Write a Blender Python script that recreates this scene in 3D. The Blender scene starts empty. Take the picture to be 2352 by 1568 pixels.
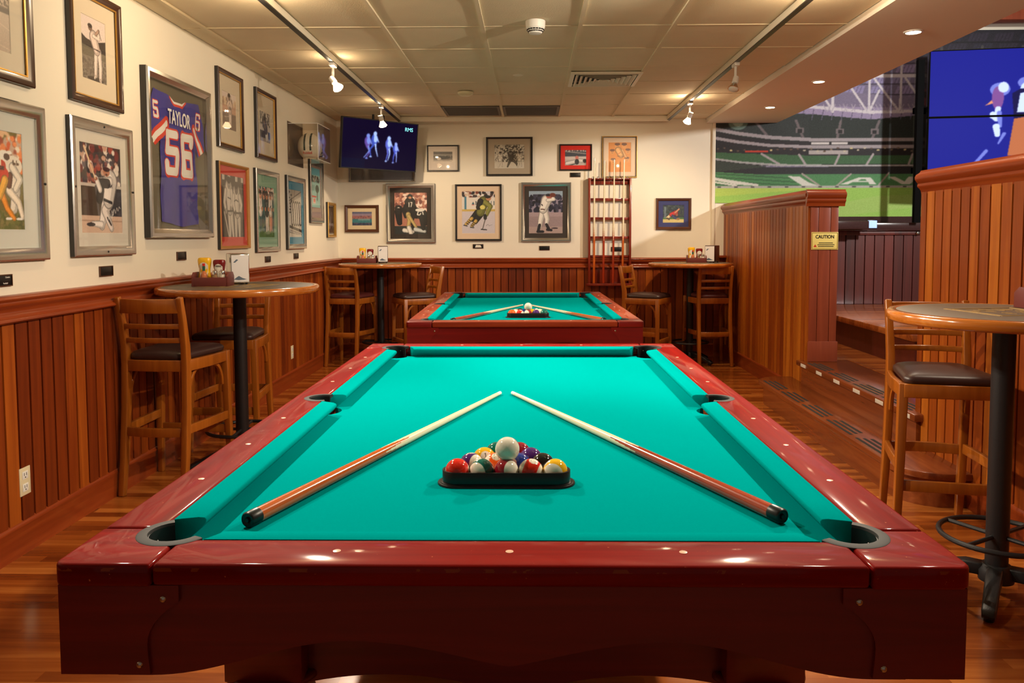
import bpy, bmesh, math, random
import numpy as np
from mathutils import Matrix, Vector
random.seed(7)
PI = math.pi
D = bpy.data
SC = bpy.context.scene
COL = SC.collection

# ------------------------------------------------------------------ camera
F_PX = 1812.03
PITCH, YAW, ROLL = 0.06089, -0.01889, -0.00219
SHX, SHY, CAM_H = 9.78, -130.24, 1.3069
cam_d = D.cameras.new('camera')
cam_d.sensor_fit = 'HORIZONTAL'
cam_d.sensor_width = 36.0
cam_d.lens = F_PX * 36.0 / 2352.0
cam_d.shift_x = -SHX / 2352.0
cam_d.shift_y = SHY / 2352.0
cam_d.clip_start = 0.05
cam = D.objects.new('camera', cam_d)
COL.objects.link(cam)
_fw = Vector((math.sin(YAW) * math.cos(PITCH), math.cos(YAW) * math.cos(PITCH), -math.sin(PITCH)))
_rt0 = Vector((math.cos(YAW), -math.sin(YAW), 0))
_up0 = _rt0.cross(_fw)
_rt = math.cos(ROLL) * _rt0 + math.sin(ROLL) * _up0
_up = -math.sin(ROLL) * _rt0 + math.cos(ROLL) * _up0
_m = Matrix((_rt, _up, -_fw)).transposed().to_4x4()
_m.translation = Vector((0, 0, CAM_H))
cam.matrix_world = _m
SC.camera = cam

# ------------------------------------------------------------------ colour management, world
SC.view_settings.view_transform = 'Standard'
SC.view_settings.look = 'None'
SC.view_settings.exposure = EXPOSURE = 0.0
SC.view_settings.gamma = 1.0
SC.view_settings.use_curve_mapping = False
wd = D.worlds.new('pub_ambient')
SC.world = wd
wd.use_nodes = True
_bg = wd.node_tree.nodes['Background']
_bg.inputs['Color'].default_value = (1.0, 0.80, 0.60, 1)     # the rest of the pub, open behind the camera
_bg.inputs['Strength'].default_value = 0.14

# ------------------------------------------------------------------ lights of the room
XL, XR, YB, ZC = -2.117, 2.110, 8.642, 2.567
TRX_L, TRX_R = -1.385, 1.44


def light(name, kind, loc, energy, color, target=None, size=0.04, spot=math.radians(70), blend=0.6):
    ld = D.lights.new(name, kind)
    ld.energy = energy
    ld.color = color
    if kind == 'SPOT':
        ld.spot_size = spot
        ld.spot_blend = blend
        ld.shadow_soft_size = size
    elif kind == 'POINT':
        ld.shadow_soft_size = size
    elif kind == 'AREA':
        ld.shape = 'DISK'
        ld.size = size
    o = D.objects.new(name, ld)
    COL.objects.link(o)
    o.location = loc
    if target is not None:
        o.rotation_euler = (Vector(target) - Vector(loc)).to_track_quat('-Z', 'Y').to_euler()
    return o


WARM = (1.0, 0.85, 0.66)
WARM2 = (1.0, 0.76, 0.50)
# track lamp heads: x, y, aim point, watts, lit, spot angle   (the ones behind the camera are on the same two tracks)
LAMP_Z = 2.40
TRACK_LAMPS = [
    (TRX_L, 5.58, (-0.25, 5.0, 0.8), 190, True, 95),
    (TRX_L, 7.35, (-1.1, 8.0, 0.9), 52, True, 150),
    (TRX_L, 4.02, (-0.1, 2.6, 0.8), 215, True, 90),
    (TRX_L, 2.30, (0.0, 1.9, 0.8), 105, True, 90),
    (TRX_R, 5.66, (0.9, 5.0, 0.8), 0, False, 80),
    (TRX_R, 7.25, (0.9, 8.0, 0.9), 62, True, 150),
    (TRX_R, 4.05, (0.0, 2.7, 0.8), 215, True, 90),
    (TRX_R, 2.30, (0.3, 1.9, 0.8), 105, True, 90),
    (TRX_R, 1.60, (-2.1, 3.6, 1.5), 170, True, 75),
    (TRX_R, 3.30, (-2.1, 5.2, 1.5), 145, True, 75),
    (TRX_R, 4.90, (0.05, 6.0, 0.8), 170, True, 80),
    (TRX_L, 3.10, (2.0, 4.0, 0.9), 230, True, 80),
]
for i, (x, y, tgt, w, lit, ang) in enumerate(TRACK_LAMPS):
    if lit:
        v = (Vector(tgt) - Vector((x, y, LAMP_Z))).normalized()
        light('track_lamp_light', 'SPOT', Vector((x, y, LAMP_Z)) + v * 0.125, w, WARM2 if y > 7 else WARM, tgt, 0.03, math.radians(ang), 0.7)
for i, w in ((0, 14), (1, 9), (2, 14), (5, 26), (6, 14)):       # lamp heads also spill light upwards on the tiles
    x, y = TRACK_LAMPS[i][:2]
    light('track_lamp_spill', 'POINT', (x, y, 2.475), w, (1.0, 0.74, 0.46), None, 0.012)
DOWNLIGHTS = [(2.28, 4.83), (2.265, 6.337), (2.256, 7.572), (2.29, 3.3)]
for x, y in DOWNLIGHTS:
    light('downlight_light', 'SPOT', (x, y, 2.50), 45, (1.0, 0.84, 0.64), (x, y, 0), 0.03, math.radians(120), 0.8)
# added unseen spot, off to the right, to light the mural evenly
light('mural_fill_light', 'SPOT', (4.4, 4.7, 2.72), 480, (0.97, 0.95, 0.90), (3.2, 8.6, 1.9), 0.08, math.radians(110), 0.8)


# ------------------------------------------------------------------ object helpers
def setp(o, label=None, cat=None, group=None, kind=None):
    if label: o['label'] = label
    if cat: o['category'] = cat
    if group: o['group'] = group
    if kind: o['kind'] = kind
    return o


def thing(name, label, cat, loc=(0, 0, 0), rz=0.0, group=None, rot=None):
    o = D.objects.new(name, None)
    o.empty_display_size = 0.1
    COL.objects.link(o)
    o.location = loc
    o.rotation_euler = rot if rot is not None else (0, 0, rz)
    return setp(o, label, cat, group)


class MB:
    def __init__(self):
        self.bm = bmesh.new()

    def face(self, vs, mi=0):
        f = self.bm.faces.new(vs)
        f.material_index = mi
        return f

    def box(self, x0, x1, y0, y1, z0, z1, mi=0):
        v = [self.bm.verts.new(p) for p in ((x0, y0, z0), (x1, y0, z0), (x1, y1, z0), (x0, y1, z0),
                                            (x0, y0, z1), (x1, y0, z1), (x1, y1, z1), (x0, y1, z1))]
        for q in ((3, 2, 1, 0), (4, 5, 6, 7), (0, 1, 5, 4), (1, 2, 6, 5), (2, 3, 7, 6), (3, 0, 4, 7)):
            self.face([v[i] for i in q], mi)
        return self

    def bar(self, a, b, w, h, up=(0, 0, 1), mi=0, w2=None, h2=None):
        """rectangular bar from a to b, width w across, height h along up"""
        a, b = Vector(a), Vector(b)
        d = (b - a).normalized()
        u = Vector(up)
        s = d.cross(u)
        if s.length < 1e-5:
            s = d.cross(Vector((0, 1, 0)))
        s.normalize()
        u = s.cross(d).normalized()
        w2 = w if w2 is None else w2
        h2 = h if h2 is None else h2
        A = [self.bm.verts.new(a + s * (i * w / 2) + u * (j * h / 2)) for i, j in ((-1, -1), (1, -1), (1, 1), (-1, 1))]
        B = [self.bm.verts.new(b + s * (i * w2 / 2) + u * (j * h2 / 2)) for i, j in ((-1, -1), (1, -1), (1, 1), (-1, 1))]
        self.face(A[::-1], mi)
        self.face(B, mi)
        for i in range(4):
            j = (i + 1) % 4
            self.face((A[i], A[j], B[j], B[i]), mi)
        return self

    def path(self, pts, w, h, up=(0, 0, 1), mi=0):
        """rectangular section swept along a polyline (w across, h along up); w,h may be lists"""
        pts = [Vector(p) for p in pts]
        n = len(pts)
        rings = []
        for i, p in enumerate(pts):
            d = (pts[min(i + 1, n - 1)] - pts[max(i - 1, 0)]).normalized()
            u = Vector(up)
            s = d.cross(u).normalized()
            u = s.cross(d).normalized()
            ww = w[i] if isinstance(w, (list, tuple)) else w
            hh = h[i] if isinstance(h, (list, tuple)) else h
            rings.append([self.bm.verts.new(p + s * (a * ww / 2) + u * (b * hh / 2)) for a, b in ((-1, -1), (1, -1), (1, 1), (-1, 1))])
        self.face(rings[0][::-1], mi)
        self.face(rings[-1], mi)
        for A, B in zip(rings, rings[1:]):
            for i in range(4):
                j = (i + 1) % 4
                self.face((A[i], A[j], B[j], B[i]), mi)
        return self

    def tube(self, pts, r, seg=12, mi=0, closed=False, cap=True):
        pts = [Vector(p) for p in pts]
        n = len(pts)
        rings = []
        ref = None
        for i, p in enumerate(pts):
            if closed:
                d = (pts[(i + 1) % n] - pts[i - 1]).normalized()
            else:
                d = (pts[min(i + 1, n - 1)] - pts[max(i - 1, 0)]).normalized()
            if ref is None:
                ref = Vector((0, 0, 1)) if abs(d.z) < .9 else Vector((1, 0, 0))
            s = d.cross(ref).normalized()
            u = s.cross(d).normalized()
            ref = u
            rr = r[i] if isinstance(r, (list, tuple)) else r
            rings.append([self.bm.verts.new(p + (s * math.cos(t) + u * math.sin(t)) * rr) for t in [2 * PI * k / seg for k in range(seg)]])
        pairs = list(zip(rings, rings[1:])) + ([(rings[-1], rings[0])] if closed else [])
        for A, B in pairs:
            for i in range(seg):
                j = (i + 1) % seg
                self.face((A[i], A[j], B[j], B[i]), mi)
        if cap and not closed:
            self.face(rings[0][::-1], mi)
            self.face(rings[-1], mi)
        return self

    def lathe(self, prof, c=(0, 0, 0), seg=32, mi=0, M=None):
        """prof: list of (r, z); revolve about z through c; M optional matrix applied first"""
        rings = []
        c = Vector(c)

        def tr(p):
            p = Vector(p)
            if M is not None:
                p = M @ p
            return p + c
        for r, z in prof:
            if r < 1e-6:
                rings.append([self.bm.verts.new(tr((0, 0, z)))])
            else:
                rings.append([self.bm.verts.new(tr((r * math.cos(2 * PI * k / seg), r * math.sin(2 * PI * k / seg), z))) for k in range(seg)])
        for A, B in zip(rings, rings[1:]):
            for i in range(seg):
                j = (i + 1) % seg
                if len(A) == 1 and len(B) == 1:
                    continue
                if len(A) == 1:
                    self.face((A[0], B[j], B[i]), mi)
                elif len(B) == 1:
                    self.face((A[i], A[j], B[0]), mi)
                else:
                    self.face((A[i], A[j], B[j], B[i]), mi)
        if len(rings[0]) > 1:
            self.face(rings[0][::-1], mi)
        if len(rings[-1]) > 1:
            self.face(rings[-1], mi)
        return self

    def prism(self, poly, a0, a1, f=None, mi=0, mside=None):
        """extrude 2D polygon (p,q) between a0 and a1; f maps (p,q,a)->xyz (default p=x,q=y,a=z)"""
        if f is None:
            f = lambda p, q, a: (p, q, a)
        lo = [self.bm.verts.new(f(p, q, a0)) for p, q in poly]
        hi = [self.bm.verts.new(f(p, q, a1)) for p, q in poly]
        self.face(lo[::-1], mi)
        self.face(hi, mi)
        n = len(poly)
        for i in range(n):
            j = (i + 1) % n
            self.face((lo[i], lo[j], hi[j], hi[i]), mi if mside is None else mside)
        return self

    def loft(self, loops, mi=0, cap=True, closed=False):
        """quads between successive equal-length closed vertex loops"""
        L = [[self.bm.verts.new(p) for p in lp] for lp in loops]
        n = len(L[0])
        for A, B in list(zip(L, L[1:])) + ([(L[-1], L[0])] if closed else []):
            for i in range(n):
                j = (i + 1) % n
                self.face((A[i], A[j], B[j], B[i]), mi)
        if cap and not closed:
            self.face(L[0][::-1], mi)
            self.face(L[-1], mi)
        return self

    def sphere(self, c, rx, ry=None, rz=None, u=20, v=12, mi=0, M=None):
        ry = rx if ry is None else ry
        rz = rx if rz is None else rz
        prof = []
        rings = []
        for i in range(v + 1):
            t = PI * i / v
            if i in (0, v):
                p = Vector((0, 0, rz * math.cos(t)))
                rings.append([p])
            else:
                rings.append([Vector((rx * math.sin(t) * math.cos(2 * PI * k / u), ry * math.sin(t) * math.sin(2 * PI * k / u), rz * math.cos(t))) for k in range(u)])
        R = [[self.bm.verts.new((M @ p if M is not None else p) + Vector(c)) for p in rg] for rg in rings]
        for A, B in zip(R, R[1:]):
            for i in range(u):
                j = (i + 1) % u
                if len(A) == 1:
                    self.face((A[0], B[i], B[j]), mi)
                elif len(B) == 1:
                    self.face((A[i], B[0], A[j]), mi)
                else:
                    self.face((A[i], B[i], B[j], A[j]), mi)
        return self

    def build(self, name, mats, parent=None, smooth=35, bevel=0.0, seg=2, loc=None, rot=None):
        bm = self.bm
        bmesh.ops.recalc_face_normals(bm, faces=bm.faces)
        if bevel:
            es = [e for e in bm.edges if len(e.link_faces) == 2 and e.calc_face_angle(0) > math.radians(28)]
            try:
                bmesh.ops.bevel(bm, geom=es, offset=bevel, segments=seg, profile=0.5, affect='EDGES', clamp_overlap=True)
            except Exception:
                pass
        if smooth:
            for f in bm.faces:
                f.smooth = True
            lim = math.radians(smooth)
            for e in bm.edges:
                if len(e.link_faces) == 2 and e.calc_face_angle(0) > lim:
                    e.smooth = False
        me = D.meshes.new(name)
        bm.to_mesh(me)
        bm.free()
        if not isinstance(mats, (list, tuple)):
            mats = [mats]
        for m in mats:
            me.materials.append(m)
        o = D.objects.new(name, me)
        COL.objects.link(o)
        if parent is not None:
            o.parent = parent
        if loc is not None:
            o.location = loc
        if rot is not None:
            o.rotation_euler = rot
        return o


def struct(o):
    o['kind'] = 'structure'
    return o


def dup(root, loc, rot, label=None, group=None, name=None):
    """copy of a thing with copies of its parts and sub-parts"""
    def cp(o, parent):
        c = o.copy()
        COL.objects.link(c)
        c.parent = parent
        for ch in [k for k in D.objects if k.parent == o]:
            cp(ch, c)
        return c
    r = cp(root, None)
    r.location = loc
    r.rotation_euler = rot
    if label: r['label'] = label
    if group: r['group'] = group
    return r


def text_mesh(name, body, size, mat, parent, loc, rot, sx=1.0, align='CENTER', depth=0.0006, bold=0.0):
    cu = D.curves.new(name + '_curve', 'FONT')
    cu.body = body
    cu.size = size
    cu.align_x = align
    cu.align_y = 'CENTER'
    cu.extrude = depth
    cu.offset = bold
    tmp = D.objects.new(name + '_tmp', cu)
    COL.objects.link(tmp)
    dg = bpy.context.evaluated_depsgraph_get()
    me = D.meshes.new_from_object(tmp.evaluated_get(dg))
    D.objects.remove(tmp)
    D.curves.remove(cu)
    me.name = name
    me.materials.clear()
    me.materials.append(mat)
    for v in me.vertices:
        v.co.x *= sx
    o = D.objects.new(name, me)
    COL.objects.link(o)
    o.parent = parent
    o.location = loc
    o.rotation_euler = rot
    return o


# ------------------------------------------------------------------ materials
def s2l(c):
    def f(x):
        x = x / 255.0
        return x / 12.92 if x <= 0.04045 else ((x + 0.055) / 1.055) ** 2.4
    return tuple(f(x) for x in c) + (1.0,)


def nt(name):
    m = D.materials.new(name)
    m.use_nodes = True
    t = m.node_tree
    return m, t, t.nodes['Principled BSDF'], t.nodes, t.links


def plain(name, rgb, rough=0.5, metal=0.0, coat=0.0, noise=0.0, nscale=20.0, bump=0.0, bscale=80.0, spec=0.5, emit=None, estr=0.0, sheen=0.0):
    """rgb are sRGB 0-255 values of the surface's own colour"""
    m, t, p, N, L = nt(name)
    c = s2l(rgb)
    p.inputs['Roughness'].default_value = rough
    p.inputs['Metallic'].default_value = metal
    p.inputs['Coat Weight'].default_value = coat
    p.inputs['Coat Roughness'].default_value = 0.08
    p.inputs['Specular IOR Level'].default_value = spec
    p.inputs['Sheen Weight'].default_value = sheen
    tc = N.new('ShaderNodeTexCoord')
    nz = N.new('ShaderNodeTexNoise')
    nz.inputs['Scale'].default_value = nscale
    nz.inputs['Detail'].default_value = 4
    L.new(tc.outputs['Object'], nz.inputs['Vector'])
    mx = N.new('ShaderNodeMixRGB')
    mx.inputs['Color1'].default_value = tuple(x * (1 - noise) for x in c[:3]) + (1,)
    mx.inputs['Color2'].default_value = tuple(min(1, x * (1 + noise)) for x in c[:3]) + (1,)
    L.new(nz.outputs['Fac'], mx.inputs['Fac'])
    L.new(mx.outputs['Color'], p.inputs['Base Color'])
    if bump:
        n2 = N.new('ShaderNodeTexNoise')
        n2.inputs['Scale'].default_value = bscale
        L.new(tc.outputs['Object'], n2.inputs['Vector'])
        b = N.new('ShaderNodeBump')
        b.inputs['Strength'].default_value = bump
        b.inputs['Distance'].default_value = 0.004
        L.new(n2.outputs['Fac'], b.inputs['Height'])
        L.new(b.outputs['Normal'], p.inputs['Normal'])
    if emit is not None:
        p.inputs['Emission Color'].default_value = s2l(emit)
        p.inputs['Emission Strength'].default_value = estr
    return m


def mth(N, L, op, a, b=None):
    n = N.new('ShaderNodeMath')
    n.operation = op
    for i, v in enumerate((a, b)):
        if v is None:
            continue
        if isinstance(v, (int, float)):
            n.inputs[i].default_value = v
        else:
            L.new(v, n.inputs[i])
    return n.outputs[0]


def ramp(N, L, fac, stops):
    r = N.new('ShaderNodeValToRGB')
    e = r.color_ramp.elements
    while len(e) > 1:
        e.remove(e[-1])
    e[0].position = stops[0][0]
    e[0].color = s2l(stops[0][1])
    for p_, c_ in stops[1:]:
        k = e.new(p_)
        k.color = s2l(c_)
    L.new(fac, r.inputs['Fac'])
    return r.outputs['Color']


def wood(name, dark, mid, lite, grain='Z', plank=None, pw=0.083, rough=0.3, coat=0.4, gscale=1.0, var=0.35, length=None, scratches=False, spec=0.5, crough=0.12):
    """varnished wood: grain axis 'X','Y','Z'; plank axis gives per-board colour changes at spacing pw"""
    m, t, p, N, L = nt(name)
    tc = N.new('ShaderNodeTexCoord')
    sep = N.new('ShaderNodeSeparateXYZ')
    L.new(tc.outputs['Object'], sep.inputs[0])
    mp = N.new('ShaderNodeMapping')
    sc = {'X': (1.2, 22, 22), 'Y': (22, 1.2, 22), 'Z': (22, 22, 1.2)}[grain]
    mp.inputs['Scale'].default_value = tuple(s * gscale for s in sc)
    vec = tc.outputs['Object']
    rnd = None
    if plank:
        idx = mth(N, L, 'FLOOR', mth(N, L, 'DIVIDE', sep.outputs[plank], pw))
        if length:
            wn0 = N.new('ShaderNodeTexWhiteNoise')
            wn0.noise_dimensions = '1D'
            L.new(idx, wn0.inputs['W'])
            other = sep.outputs[grain]
            seg = mth(N, L, 'FLOOR', mth(N, L, 'DIVIDE', mth(N, L, 'ADD', other, mth(N, L, 'MULTIPLY', wn0.outputs['Value'], length * 7)), length))
            idx = mth(N, L, 'ADD', mth(N, L, 'MULTIPLY', idx, 17.31), mth(N, L, 'MULTIPLY', seg, 5.77))
        wn = N.new('ShaderNodeTexWhiteNoise')
        wn.noise_dimensions = '1D'
        L.new(idx, wn.inputs['W'])
        rnd = wn.outputs['Value']
        cb = N.new('ShaderNodeCombineXYZ')
        off = mth(N, L, 'MULTIPLY', rnd, 37.0)
        for k in range(3):
            L.new(off, cb.inputs[k])
        va = N.new('ShaderNodeVectorMath')
        va.operation = 'ADD'
        L.new(vec, va.inputs[0])
        L.new(cb.outputs[0], va.inputs[1])
        vec = va.outputs[0]
    L.new(vec, mp.inputs['Vector'])
    nz = N.new('ShaderNodeTexNoise')
    nz.inputs['Scale'].default_value = 1.0
    nz.inputs['Detail'].default_value = 5
    nz.inputs['Roughness'].default_value = 0.6
    nz.inputs['Distortion'].default_value = 0.6
    L.new(mp.outputs[0], nz.inputs['Vector'])
    fac = nz.outputs['Fac']
    if rnd is not None:
        a = mth(N, L, 'MULTIPLY', mth(N, L, 'SUBTRACT', rnd, 0.5), var * 2)
        fac = mth(N, L, 'ADD', mth(N, L, 'MULTIPLY', mth(N, L, 'SUBTRACT', fac, 0.5), 0.8), mth(N, L, 'ADD', a, 0.5))
    col = ramp(N, L, fac, [(0.1, dark), (0.5, mid), (0.92, lite)])
    if scratches:
        n3 = N.new('ShaderNodeTexNoise')
        n3.inputs['Scale'].default_value = 120
        n3.inputs['Detail'].default_value = 3
        L.new(tc.outputs['Object'], n3.inputs['Vector'])
        msk = ramp(N, L, n3.outputs['Fac'], [(0.0, (0, 0, 0)), (0.72, (0, 0, 0)), (0.77, (255, 255, 255))])
        mx = N.new('ShaderNodeMixRGB')
        L.new(mth(N, L, 'MULTIPLY', msk, 0.8), mx.inputs['Fac'])
        L.new(col, mx.inputs['Color1'])
        mx.inputs['Color2'].default_value = s2l((214, 120, 80))
        col = mx.outputs['Color']
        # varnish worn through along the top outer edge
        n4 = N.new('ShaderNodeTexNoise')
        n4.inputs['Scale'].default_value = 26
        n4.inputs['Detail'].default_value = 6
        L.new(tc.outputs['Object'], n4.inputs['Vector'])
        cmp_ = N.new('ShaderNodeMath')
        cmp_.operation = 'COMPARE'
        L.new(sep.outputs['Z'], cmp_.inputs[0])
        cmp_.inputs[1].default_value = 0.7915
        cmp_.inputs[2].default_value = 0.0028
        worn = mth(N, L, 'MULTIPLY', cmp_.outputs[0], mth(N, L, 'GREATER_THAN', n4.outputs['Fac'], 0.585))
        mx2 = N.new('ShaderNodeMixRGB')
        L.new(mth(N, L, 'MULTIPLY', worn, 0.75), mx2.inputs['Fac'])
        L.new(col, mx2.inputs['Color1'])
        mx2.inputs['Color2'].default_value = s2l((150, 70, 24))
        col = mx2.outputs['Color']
    L.new(col, p.inputs['Base Color'])
    p.inputs['Roughness'].default_value = rough
    p.inputs['Coat Weight'].default_value = coat
    p.inputs['Coat Roughness'].default_value = crough
    p.inputs['Specular IOR Level'].default_value = spec
    b = N.new('ShaderNodeBump')
    b.inputs['Strength'].default_value = 0.06
    b.inputs['Distance'].default_value = 0.002
    L.new(nz.outputs['Fac'], b.inputs['Height'])
    L.new(b.outputs['Normal'], p.inputs['Normal'])
    return m


def printed(name, rough=0.5, emit=0.0, coat=0.0):
    """colour held in the mesh's own print"""
    m, t, p, N, L = nt(name)
    a = N.new('ShaderNodeAttribute')
    a.attribute_name = 'print'
    L.new(a.outputs['Color'], p.inputs['Base Color'])
    p.inputs['Roughness'].default_value = rough
    p.inputs['Coat Weight'].default_value = coat
    if emit:
        L.new(a.outputs['Color'], p.inputs['Emission Color'])
        p.inputs['Emission Strength'].default_value = emit
        p.inputs['Base Color'].default_value = (0.003, 0.003, 0.004, 1)
        for l in list(p.inputs['Base Color'].links):
            L.remove(l)
    return m


def pane_glass(name, tint=(255, 255, 255), refl=0.6):
    m = D.materials.new(name)
    m.use_nodes = True
    t = m.node_tree
    N, L = t.nodes, t.links
    N.remove(N['Principled BSDF'])
    out = N['Material Output']
    tr = N.new('ShaderNodeBsdfTransparent')
    tr.inputs['Color'].default_value = s2l(tint)
    gl = N.new('ShaderNodeBsdfGlossy')
    gl.inputs['Roughness'].default_value = 0.02
    lw = N.new('ShaderNodeLayerWeight')
    lw.inputs['Blend'].default_value = 0.5
    sch = mth(N, L, 'ADD', mth(N, L, 'MULTIPLY', mth(N, L, 'POWER', lw.outputs['Facing'], 5.0), 0.9), 0.03)
    mx = N.new('ShaderNodeMixShader')
    L.new(mth(N, L, 'MULTIPLY', sch, refl), mx.inputs['Fac'])
    L.new(tr.outputs[0], mx.inputs[1])
    L.new(gl.outputs[0], mx.inputs[2])
    L.new(mx.outputs[0], out.inputs['Surface'])
    return m


M = {}
M['plaster'] = plain('cream_plaster', (238, 229, 210), 0.75, noise=0.03, nscale=3, bump=0.05, bscale=60)
M['ceil_tile'] = plain('ceiling_tile', (222, 208, 178), 0.9, noise=0.05, nscale=6, bump=0.3, bscale=160)
M['ceil_plain'] = plain('painted_soffit', (232, 220, 204), 0.85, noise=0.02, nscale=3)
M['white_paint'] = plain('white_paint', (232, 222, 200), 0.5)
M['white_plastic'] = plain('white_plastic', (236, 234, 228), 0.35)
M['ivory_plastic'] = plain('ivory_plastic', (226, 214, 176), 0.35)
M['black_metal'] = plain('black_painted_metal', (26, 26, 28), 0.42, noise=0.15, nscale=30, bump=0.1, bscale=300)
M['black_plastic'] = plain('black_plastic', (16, 17, 18), 0.35)
M['matte_black'] = plain('matte_black', (10, 10, 11), 0.9, spec=0.1)
M['black_rubber'] = plain('grey_black_rubber', (20, 20, 21), 0.7, noise=0.1)
M['well'] = plain('black_pocket_liner', (8, 8, 9), 0.5)
M['steel'] = plain('brushed_steel', (190, 186, 180), 0.25, metal=1.0)
M['silver'] = plain('silver_frame', (206, 202, 196), 0.2, metal=0.95, noise=0.1, nscale=8)
M['gold'] = plain('gold_frame', (196, 150, 70), 0.35, metal=0.7, noise=0.15, nscale=10)
M['dark_frame'] = plain('dark_wood_frame', (62, 34, 20), 0.3, coat=0.4, noise=0.3, nscale=12)
M['black_frame'] = plain('black_frame', (36, 34, 34), 0.35, coat=0.2)
M['brown_frame'] = plain('brown_frame', (84, 46, 24), 0.35, coat=0.3, noise=0.2)
M['tan_frame'] = plain('tan_wood_frame', (178, 124, 58), 0.4, coat=0.2, noise=0.15)
M['wains'] = {}
for ax in ('X', 'Y'):
    M['wains'][ax] = wood('wainscot_boards_' + ax.lower(), (84, 27, 6), (130, 53, 11), (178, 92, 24), 'Z', ax, 0.083, 0.42, 0.15, var=0.27, spec=0.35)
M['part_boards'] = wood('partition_boards', (112, 42, 6), (152, 72, 13), (202, 120, 32), 'Z', 'Y', 0.083, 0.42, 0.15, var=0.30, spec=0.35)
M['redboard'] = wood('dark_red_boards', (58, 18, 14), (88, 30, 22), (116, 44, 32), 'Z', 'X', 0.098, 0.4, 0.2, var=0.25)
M['post'] = wood('red_post_boards', (120, 52, 32), (142, 66, 42), (160, 80, 52), 'Z', None, rough=0.35, coat=0.25)
M['rail_y'] = wood('moulding_wood_y', (106, 38, 12), (142, 58, 20), (174, 84, 34), 'Y', None, rough=0.4, coat=0.3, spec=0.3)
M['rail_x'] = wood('moulding_wood_x', (106, 38, 12), (142, 58, 20), (174, 84, 34), 'X', None, rough=0.4, coat=0.3, spec=0.3)
M['floor'] = wood('strip_floor', (108, 48, 14), (160, 84, 30), (206, 128, 58), 'X', 'Y', 0.057, 0.2, 0.35, var=0.3, length=0.9)
M['deck'] = wood('platform_floor', (108, 50, 20), (150, 80, 34), (186, 112, 54), 'X', 'Y', 0.057, 0.25, 0.3, var=0.25, length=0.9)
M['step'] = wood('step_wood', (92, 42, 18), (132, 66, 30), (164, 92, 46), 'Y', None, rough=0.25, coat=0.4)
M['stool'] = wood('stool_wood', (124, 64, 14), (160, 88, 22), (188, 114, 40), 'Z', None, rough=0.3, coat=0.35)
M['table_edge'] = wood('tabletop_edge_wood', (142, 76, 22), (182, 104, 36), (208, 132, 58), 'X', None, rough=0.18, coat=0.7)
M['maho'] = {}
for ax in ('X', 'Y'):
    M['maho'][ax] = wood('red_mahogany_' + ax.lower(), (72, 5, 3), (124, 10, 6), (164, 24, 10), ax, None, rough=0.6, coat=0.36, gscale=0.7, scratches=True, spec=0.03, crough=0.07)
M['apron'] = wood('dark_mahogany', (84, 8, 7), (116, 13, 10), (142, 22, 15), 'X', None, rough=0.4, coat=0.3)
M['maho2'] = {}
for ax in ('X', 'Y'):
    M['maho2'][ax] = wood('brown_mahogany_' + ax.lower(), (104, 34, 18), (146, 56, 30), (176, 84, 48), ax, None, rough=0.5, coat=0.35, gscale=0.7, spec=0.1, crough=0.09)
M['felt'] = plain('teal_baize', (0, 146, 146), 0.95, noise=0.05, nscale=250, bump=0.15, bscale=900, spec=0.0)
M['vinyl'] = plain('dark_brown_vinyl', (58, 38, 34), 0.38, noise=0.06, bump=0.06, bscale=200)
M['vinyl_red'] = plain('maroon_vinyl', (92, 40, 38), 0.36, noise=0.06, bump=0.06, bscale=200)
M['laminate'] = plain('grey_brown_laminate', (94, 80, 64), 0.5, noise=0.08, nscale=40)
M['caddywood'] = plain('dark_red_caddy_wood', (104, 44, 40), 0.45, noise=0.12)
M['sight'] = plain('pearl_sight', (238, 190, 164), 0.25)
M['cue_maple'] = plain('pale_maple', (236, 222, 188), 0.25, coat=0.5, noise=0.05)
M['cue_butt'] = wood('cue_butt_wood', (156, 60, 14), (196, 90, 22), (222, 124, 44), 'Z', None, rough=0.18, coat=0.9)
M['cue_red'] = wood('cue_red_wood', (122, 34, 12), (164, 52, 18), (192, 78, 30), 'Z', None, rough=0.18, coat=0.9)
M['sign_yellow'] = plain('yellow_sign', (244, 224, 132), 0.4)
M['ink'] = plain('black_ink', (22, 20, 18), 0.5)
M['white_ink'] = plain('white_ink', (238, 236, 230), 0.5)
M['red_ink'] = plain('red_ink', (206, 40, 30), 0.5)
M['print'] = printed('photo_print', 0.45)
M['cloth_print'] = printed('jersey_cloth', 0.6)
M['mural'] = printed('mural_print', 0.7)
M['ball'] = printed('ball_resin', 0.08, coat=0.6)
M['screen'] = printed('lit_screen', 0.5, emit=1.2)
M['screen'].node_tree.nodes['Principled BSDF'].inputs['Specular IOR Level'].default_value = 0.03
M['pane'] = pane_glass('picture_glass')
M['acrylic'] = pane_glass('clear_acrylic', (250, 248, 244), 0.8)
M['bulb'] = plain('lamp_glow', (255, 240, 214), 0.3, emit=(255, 226, 180), estr=40.0)
M['lit_reflector'] = plain('glowing_lamp_glass', (255, 236, 206), 0.2, emit=(255, 214, 160), estr=9.0)
M['bulb_off'] = plain('unlit_lamp_glass', (220, 216, 208), 0.1)
M['grip'] = plain('black_grip_tape', (44, 44, 42), 0.85, bump=0.5, bscale=900, noise=0.2)
M['nosing'] = plain('white_nosing_mark', (214, 206, 190), 0.5)
M['dark_stone'] = plain('dark_polished_counter', (62, 40, 40), 0.15, coat=0.5, noise=0.3, nscale=60)
M['vent_grey'] = plain('grey_return_grille', (104, 96, 88), 0.6)
M['vent_hole'] = plain('vent_dark', (34, 31, 30), 0.8)
M['mustard'] = plain('yellow_bottle', (240, 184, 20), 0.3)
M['ketchup'] = plain('dark_red_bottle', (120, 18, 20), 0.25)
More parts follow.
